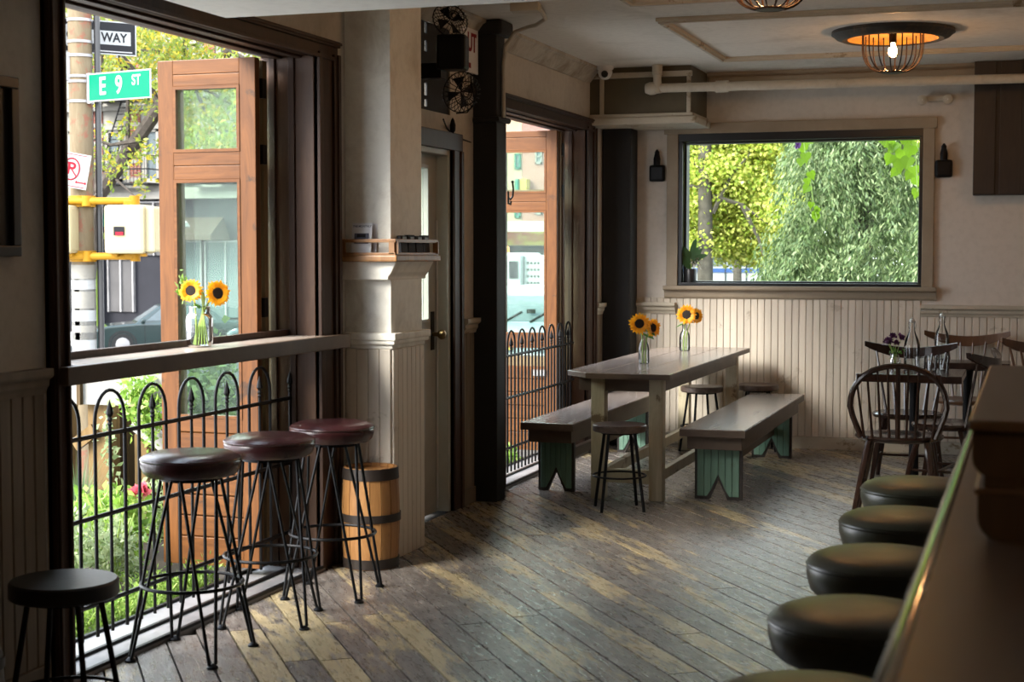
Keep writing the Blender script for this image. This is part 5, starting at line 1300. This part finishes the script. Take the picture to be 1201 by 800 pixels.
B().box((X5(545), 25.9, Z5(432)), (X5(665), 26.05, Z5(416))).obj('bumper', 'alum', vn, world=True, bev=.02)
for u in (552, 650): B().box((X5(u), 25.95, Z5(412)), (X5(u+10), 26.02, Z5(400))).obj('headlight', 'headlight', vn, world=True)
for u in (550, 655): B().lathe([(0, -.12), (.36, -.12), (.36, .12), (0, .12)], (X5(u), 27, GZ+.36), 18, Matrix.Rotation(R(90), 3, 'Y')).obj('wheel', 'tire', vn, world=True)

# ---- bus beyond the back window
def X6(u): return float(at(u, 296, 'y', 50.)[0])
def Z6(v): return 1.5+(296-v)*.0264
bu = thing('city_bus', 'white city bus with a blue stripe behind the yellow-green tree', 'bus', (X6(860), 50, GZ))
B().box((X6(742), 48.7, GZ+.3), (X6(938), 51.2, Z6(284))).obj('body', 'carwhite', bu, world=True, bev=.12)
B().box((X6(743), 48.66, Z6(320.5)), (X6(937), 48.71, Z6(315.5))).obj('blue_stripe', 'busblue', bu, world=True)
for u0, u1 in ((746, 758), (761, 786), (789, 814), (817, 826), (829, 856), (863, 869.5), (874.5, 881), (886, 905), (908, 934)):
    B().box((X6(u0), 48.65, Z6(312.5)), (X6(u1), 48.7, Z6(290))).obj('window', 'winglass', bu, world=True)
for u in (859.5, 871.5, 883.5): B().box((X6(u), 48.64, GZ+.35), (X6(u+.8), 48.7, Z6(288))).obj('door_seam', 'tire', bu, world=True)
for u in (762, 838): B().lathe([(0, -.15), (.48, -.15), (.48, .15), (0, .15)], (X6(u), 48.75, GZ+.48), 20, Matrix.Rotation(R(90), 3, 'X')).obj('wheel', 'tire', bu, world=True)
c9 = at(895, 330, 'y', 44); car('parked_car', 'white car roof showing below the bus behind the shrubs', c9[0], 44.5, R(0), 'carwhite')

# ================================================================== TREES
def trunk(b, pts, r0, r1, n=8):
    b.tube(pts, [r0+(r1-r0)*i/(len(pts)-1) for i in range(len(pts))], n); return b
def P3(u, v, y): return tuple(at(u, v, 'y', y))
# yellow-green street tree by the pole
ty = 18.0
t1 = thing('street_tree', 'leaning dark-trunked tree with yellow-green fronds behind the street signs', 'tree', (P3(100, 296, ty)[0]-.1, ty, GZ))
q = P3(100, 296, ty)
trunk(B(), [(q[0]-.1, ty, GZ), (q[0]-.05, ty, .8), P3(112, 232, ty), P3(135, 200, ty), P3(160, 165, ty-.1), P3(188, 125, ty-.2), P3(225, 96, ty-.3), P3(270, 60, ty-.3)], .15, .06).obj('trunk', 'bark', t1, world=True)
b = B()
for pts in (((112, 232), (118, 120), (121, 40), (128, -60)), ((150, 178), (150, 120), (140, 70), (132, 20)), ((188, 125), (160, 85), (140, 60), (118, 55)), ((188, 125), (175, 95), (150, 80), (130, 70)), ((225, 96), (215, 50), (230, 10)), ((188, 60), (160, 60), (145, 48)),
            ((270, 60), (300, 75), (325, 90)), ((225, 96), (250, 110), (275, 125)), ((160, 165), (130, 170), (100, 160)), ((225, 96), (240, 130), (262, 160)), ((112, 232), (130, 205), (160, 232))):
    trunk(b, [P3(u, v, ty-.2+rnd.uniform(-.3, .3)) for u, v in pts], .035, .010, 5)
b.obj('branch', 'bark', t1, world=True)
pts = []
def fronds(u0, u1, v0, v1, n, m=26, y=ty):
    for _ in range(n):
        u, v = rnd.uniform(u0, u1), rnd.uniform(v0, v1); c = np.array(P3(u, v, y+rnd.uniform(-1.2, 1.2)))
        d = np.array([rnd.gauss(0, 1), rnd.gauss(0, 1), -.4]); d /= np.linalg.norm(d)
        for i in range(m):
            s_ = (i/m)*.42; pts.append(c+d*s_+np.array([rnd.gauss(0, .035), rnd.gauss(0, .035), -s_*s_*.5]))
fronds(112, 340, -90, 62, 250); fronds(105, 215, 30, 105, 120); fronds(195, 300, 60, 175, 200); fronds(100, 165, 120, 240, 26); fronds(60, 110, -60, 60, 60)
leafcloud('foliage', 'locust', pts, .075, t1, up=-.2, aspect=.45)
# ginkgo left in the back window, its grey trunk showing
gy = 21.
t2 = thing('ginkgo_tree', 'yellow-green tree with grey trunk at left in the back window', 'tree', (P3(836, 296, gy)[0], gy, GZ))
q = P3(836, 296, gy)[0]
trunk(B(), [(q, gy-.45, GZ), (q-.01, gy-.45, .5), (q-.02, gy-.42, 1.8), (q-.04, gy-.4, 3.0), (q, gy-.1, 4.5), (q+.05, gy, 6.5)], .125, .06, 10).obj('trunk', 'barkgrey', t2, world=True)
b = B()
for pts_ in (((836, 230), (870, 240), (900, 262)), ((836, 205), (812, 190), (790, 180)), ((836, 250), (858, 205), (880, 180)), ((834, 225), (800, 215), (780, 220)), ((870, 240), (890, 280), (895, 300))):
    trunk(b, [P3(u, v, gy-.4) for u, v in pts_], .035, .010, 5)
b.obj('branch', 'barkgrey', t2, world=True)
pts = []
def clump(uv, y, r, n, sq=.55):
    c = np.array(P3(uv[0], uv[1], y)); u = nrnd.normal(size=(n, 3))*np.array([r, r, r*sq])
    return c+u
grn = random.Random(3)
for _ in range(150):
    u, v = grn.uniform(770, 932), grn.uniform(60, 292)
    if u > 905 and v > 250: continue
    if v > 268 and grn.random() < .45: continue
    rr = grn.uniform(.10, .26); pts.append(clump((u, v), gy+grn.uniform(-.35, 1.5), rr, int(5200*rr*rr*4), .6))
for _ in range(26): pts.append(clump((grn.uniform(800, 925), grn.uniform(285, 306)), gy+grn.uniform(.2, .9), .11, 160, .5))
leafcloud('foliage', 'ginkgo', np.concatenate(pts), .050, t2, up=-.1, aspect=.9)
# big drooping grey-green tree filling the right of the back window
wy = 17.
t3 = thing('willow_tree', 'large drooping grey-green tree filling the right of the back window', 'tree', (P3(1000, 296, wy)[0], wy+.6, GZ))
q = P3(1000, 296, wy)[0]
trunk(B(), [(q, wy+.6, GZ), (q, wy+.6, 1), (q+.1, wy+.7, 3), (q, wy+.6, 5)], .16, .07, 10).obj('trunk', 'bark', t3, world=True)
pts = []; drs = []
def skirts(u0, u1, v0, v1, n, m=70, L=.75, ys=(-.9, .9)):
    for _ in range(n):
        u, v = rnd.uniform(u0, u1), rnd.uniform(v0, v1); c = np.array(P3(u, v, wy+rnd.uniform(*ys))); a = rnd.uniform(0, 6.28)
        o_ = np.array([math.cos(a), math.sin(a), 0]); s_ = nrnd.uniform(0, 1, m)[:, None]
        p = c+o_*s_*L*.45+np.array([0, 0, -1])*s_*s_*L+nrnd.normal(size=(m, 3))*.05
        pts.append(p); drs.append(np.tile(o_*.5+np.array([0, 0, -.9]), (m, 1)))
skirts(955, 1110, 120, 330, 300, 110, .55, (-1.0, 1.4)); skirts(925, 975, 240, 335, 80, 100, .5); skirts(930, 1000, 140, 215, 80, 100, .5); skirts(905, 940, 275, 330, 40, L=.45); skirts(960, 1110, 60, 150, 160); skirts(895, 930, 305, 335, 26, L=.3)
leafcloud('foliage', 'willow', np.concatenate(pts), .060, t3, up=0, aspect=.32, dirs=np.concatenate(drs))
# more trees behind, each its own
for i, (u, y, h, r, lab, mat) in enumerate(((945, 35.6, 3.6, 2.0, 'grey-green background tree between the two big trees in the back window', 'bggreen'), (1015, 31.2, 4.6, 2.0, 'background tree directly behind the drooping tree', 'bggreen'), (1082, 26.6, 3.6, 2.0, 'background tree behind the right edge of the back window', 'bggreen'),
             (865, 41.5, 5.2, 2.9, 'background tree behind the yellow-green tree', 'bggreen'))):
    c = P3(u, 296, y); t = thing('background_tree', lab, 'tree', (c[0], y, GZ), group='trees behind the back window')
    trunk(B(), [(c[0], y, GZ), (c[0], y, 1.2), (c[0]+.1, y, 4)], .16, .06, 8).obj('trunk', 'barkgrey', t, world=True)
    leafcloud('foliage', mat, ellip((c[0], y, h), (r, r*.7, h-.2 if i != 3 else 2.6), 12000 if i == 2 else 7000, 90 if i == 2 else 60, .38, .3), .17, t, up=0, aspect=.6)
# pale lamp post between them
lpst = thing('lamp_post', 'pale grey lamp post between the trees in the back window', 'lamp post', (P3(924, 296, 24.5)[0], 24.5, GZ))
B().lathe([(.11, 0), (.11, .6), (.085, .7), (.085, 6.5)], n=12).obj('shaft', 'stone', lpst)
B().tube([(0, 0, 6.45), (.3, 0, 6.8), (.9, 0, 6.85)], .05, 8).obj('arm', 'stone', lpst)
# vine hanging in front of the back window, large leaves one by one
vt = thing('hanging_vine', 'bright green vine with large leaves hanging outside top of back window', 'vine', (-1.3, BY+.2, 2.76))
vy = 12.75
def bigleaf(p, size, ang_, tilt, parent, mat='vine'):
    """a heart-shaped leaf with a folded midrib"""
    out = [(0, 0), (.28, -.10), (.50, .10), (.42, .48), (.22, .62), (0, 1.0), (-.22, .62), (-.42, .48), (-.50, .10), (-.28, -.10)]
    m_ = (Matrix.Rotation(tilt, 3, 'X') @ Matrix.Rotation(ang_, 3, 'Y')) if True else None
    vs = [Vector(p)+m_ @ Vector((a*size, -abs(a)*size*.25, -b*size)) for a, b in out]+[Vector(p)+m_ @ Vector((0, 0, -.45*size))]
    B().add(vs, [(i, (i+1) % 10, 10) for i in range(10)]).obj('leaf', mat, parent, world=True)
vine_uv = [(1040, 168, 17), (1052, 174, 18), (1062, 165, 16), (1070, 176, 18), (1046, 186, 16), (1056, 192, 19), (1066, 190, 17), (1071, 200, 15), (1049, 172, 14), (1060, 182, 20), (1035, 165, 12), (1075, 168, 17), (1052, 203, 12), (1074, 212, 14), (1068, 206, 12), (1030, 158, 14), (1045, 158, 16), (1058, 156, 16), (1070, 156, 16),
           (942, 172, 15), (938, 166, 12), (945, 184, 14), (940, 190, 12), (950, 205, 12), (946, 212, 10), (949, 222, 13), (952, 240, 9), (955, 250, 10), (960, 246, 9), (957, 254, 11), (953, 167, 10), (1076, 226, 13)]
for u, v, s_ in vine_uv:
    yv = vy+rnd.uniform(-.12, .12); bigleaf(P3(u, v-s_*.3, yv), s_*yv*.95/1823, rnd.uniform(-.7, .7), rnd.uniform(-.5, .4), vt)
b = B()
for pts_ in (((945, 140), (943, 168), (946, 195), (951, 215), (954, 240), (958, 256)), ((1090, 150), (1060, 155), (1035, 160)), ((1060, 155), (1064, 180), (1056, 205)), ((1078, 150), (1074, 180), (1076, 225)), ((945, 140), (1000, 136), (1090, 150))):
    b.tube([P3(u, v, vy) for u, v in pts_], .004, 5)
for u in (945, 1090): b.tube([P3(u, 140, vy), (P3(u, 140, vy)[0], 12.4, 2.78), (P3(u, 140, vy)[0], BY+.201, 2.76)], .005, 5)
b.obj('stem', 'stem', vt, world=True)
leafcloud('flower', 'violet', [np.array(P3(936, 171, vy-.05))+nrnd.normal(size=3)*.008 for _ in range(24)], .03, vt, aspect=.9)

# ================================================================== GARDEN BED
# weathered timber frame beyond the bed
tf = thing('timber_frame', 'weathered timber posts with a peeling white board beyond the planting bed', 'timber frame', (-4.65, 7.35, GZ))
def xs7(u, y=7.3): return float(at(u, 500, 'y', y)[0])
for u0, u1, y, z1, mt in ((103, 129, 7.36, .67, 'cedar'), (131, 150, 7.52, .67, 'cedardark'), (157, 172, 7.40, .50, 'cedar'), (176, 192, 7.52, .60, 'cedardark'), (60, 80, 7.36, .67, 'cedar')):
    B().box((xs7(u0, y), y, GZ), (xs7(u1, y), y+.1, z1)).obj('post', mt, tf, world=True, bev=.006)
B().box((xs7(50), 7.30, .665), (xs7(196), 7.355, .86)).obj('board', 'whiteboard', tf, world=True, bev=.004)
B().box((xs7(94), 7.27, .665), (xs7(98), 7.30, .86)).obj('batten', 'cedardark', tf, world=True)
B().ob((xs7(178), 7.33, .50), (.30, .03, .09), (0, R(32), 0)).obj('brace', 'whiteboard', tf, world=True)
B().ob((xs7(96), 7.33, .48), (.16, .03, .07), (0, R(-35), 0)).obj('brace', 'cedar', tf, world=True)
leafcloud('vine_foliage', 'garden', np.concatenate([np.array([xs7(177), 7.2, .72])+nrnd.normal(size=(420, 3))*np.array([.05, .05, .07]), np.array([xs7(188), 7.2, .60])+nrnd.normal(size=(200, 3))*np.array([.03, .05, .06])]), .045, tf, aspect=.5)
leafcloud('vine_foliage', 'gardenpale', np.concatenate([np.array([xs7(132+4*math.sin(z*9)), 7.28, z])+nrnd.normal(size=(6, 3))*.02 for z in np.arange(-.05, .66, .03)]), .045, tf, aspect=.6)
def plant(label, x, y, z0, h, r, n, size, mat, aspect=.5, up=.5, cat='plant', name='garden_plant', clusters=14):
    t = thing(name, label, cat, (x, y, z0), group='plants in the garden bed')
    b = B()
    for i in range(7):
        a = rnd.uniform(0, 6.28); b.tube([(0, 0, 0), (r*.35*math.cos(a), r*.35*math.sin(a), h*.5), (r*.7*math.cos(a), r*.7*math.sin(a), h*.85)], .004, 4)
    b.obj('stem', 'stem', t)
    leafcloud('foliage', mat, ellip((x, y, z0+h*.5), (r, r, h*.5), n, clusters, r*.22, .2), size, t, up=up, aspect=aspect)
    return t
k_ = 0
spots = [(-3.62, 5.05, .16, .14, 'feathery'), (-3.66, 5.35, .20, .15, 'feathery'), (-3.60, 5.62, .18, .14, 'feathery'), (-3.64, 5.92, .17, .14, 'feathery'), (-3.60, 6.18, .15, .12, 'feathery'), (-3.58, 4.85, .15, .12, 'feathery'),
         (-4.02, 5.45, .36, .18, 'leafy'), (-4.10, 5.85, .42, .20, 'pale'), (-4.05, 6.20, .44, .18, 'pale'), (-4.25, 6.55, .50, .20, 'leafy'), (-4.30, 6.10, .46, .20, 'pale'), (-3.95, 5.05, .30, .17, 'leafy'),
         (-4.5, 6.9, .42, .2, 'leafy'), (-4.15, 6.9, .5, .16, 'pale'), (-4.55, 6.4, .38, .18, 'pale')]
names_ = {'feathery': 'low feathery bright green plant', 'leafy': 'leafy bright green shrub', 'pale': 'pale green shrub'}
orders = ['nearest the camera', 'second', 'third', 'fourth', 'fifth', 'farthest']
cnt = {}
tot = {k2: sum(1 for s_ in spots if s_[4] == k2) for k2 in names_}
srt = sorted(spots, key=lambda s_: s_[1])
for x, y, h, r, kind in srt:
    i = cnt[kind] = cnt.get(kind, 0)+1
    w_ = 'nearest the camera' if i == 1 else 'farthest back' if i == tot[kind] else ['', '', 'second', 'third', 'fourth', 'fifth'][i]+' from the camera'
    lab = '%s in the left garden bed, %s' % (names_[kind], w_)
    if kind == 'feathery': plant(lab, x, y, -.10, h, r, 1300, .030, 'garden', .22, .9)
    elif kind == 'leafy': plant(lab, x, y, -.10, h, r, 650, .055, 'garden', .6, .5)
    else: plant(lab, x, y, -.10, h, r, 800, .040, 'gardenpale', .45, .5)
for i, (x, y) in enumerate(((-3.62, 9.7), (-3.60, 10.0), (-3.64, 10.3), (-3.60, 10.55))):
    plant('leafy green plant beyond the far opening\'s threshold, '+['nearest', 'second', 'third', 'farthest'][i], x, y, -.10, .20, .12, 420, .04, 'garden' if i % 2 else 'gardenpale')
# bushes seen through the folding door's glass
for i, (u, v, r, lab) in enumerate(((255, 470, .30, 'broad-leaved green bush behind the folding door glass'),)):
    p = P3(u, v, 7.9); plant(lab, p[0], p[1], -.1, p[2]+.35, r, 2600, .06, 'bggreen', .7, .2, clusters=24)
# grass tuft at the left edge
gx = at(92, 600, 'y', 7.1)
gr = thing('grass_tuft', 'tall blue-green grass tuft beside the dark left window frame', 'grass', (gx[0], 7.1, -.10)); b = B()
for i in range(260):
    a = rnd.uniform(0, 6.28); L = rnd.uniform(.25, .62); rr = rnd.uniform(0, .05); d = rnd.uniform(.02, .16)
    x0_, y0_ = rr*math.cos(a), rr*math.sin(a); s2 = Vector((-math.sin(a), math.cos(a), 0))*.0035; P_ = []
    for s_ in (0, .35, .7, 1): c = Vector((x0_+d*s_**2*math.cos(a), y0_+d*s_**2*math.sin(a), L*(s_-.12*s_*s_))); P_ += [c-s2*(1.05-s_), c+s2*(1.05-s_)]
    b.add(P_, [(0, 1, 3, 2), (2, 3, 5, 4), (4, 5, 7, 6)])
tag(stuff(b.obj('blades', 'grass', gr)), '', ''); 
for k2 in ('label', 'category'): del bpy.data.objects['blades'][k2]
# pink rose
rp_ = at(163, 577, 'x', -4.15)
ro = thing('pink_rose', 'single pink rose above the garden plants behind the fence', 'flower', (rp_[0], rp_[1], -.10))
hz = rp_[2]+.10
B().tube([(0, 0, 0), (.01, 0, hz*.5), (0, 0, hz)], .003, 5).obj('stem', 'stem', ro)
pts = []; drs = []
for i in range(44):
    a = rnd.uniform(0, 6.28); e = rnd.uniform(0, .9); pts.append((rp_[0]+.006*math.cos(a), rp_[1]+.006*math.sin(a), rp_[2]-.01)); drs.append((math.cos(a)*(1-e*.6), math.sin(a)*(1-e*.6), .35+e))
leafcloud('petals', 'rose', pts, .052, ro, up=0, aspect=.9, dirs=drs, kind_stuff=False)
leafcloud('foliage', 'garden', [(rp_[0]+rnd.gauss(0, .03), rp_[1]+rnd.gauss(0, .03), -.1+rnd.uniform(.05, hz)) for _ in range(60)], .04, ro)
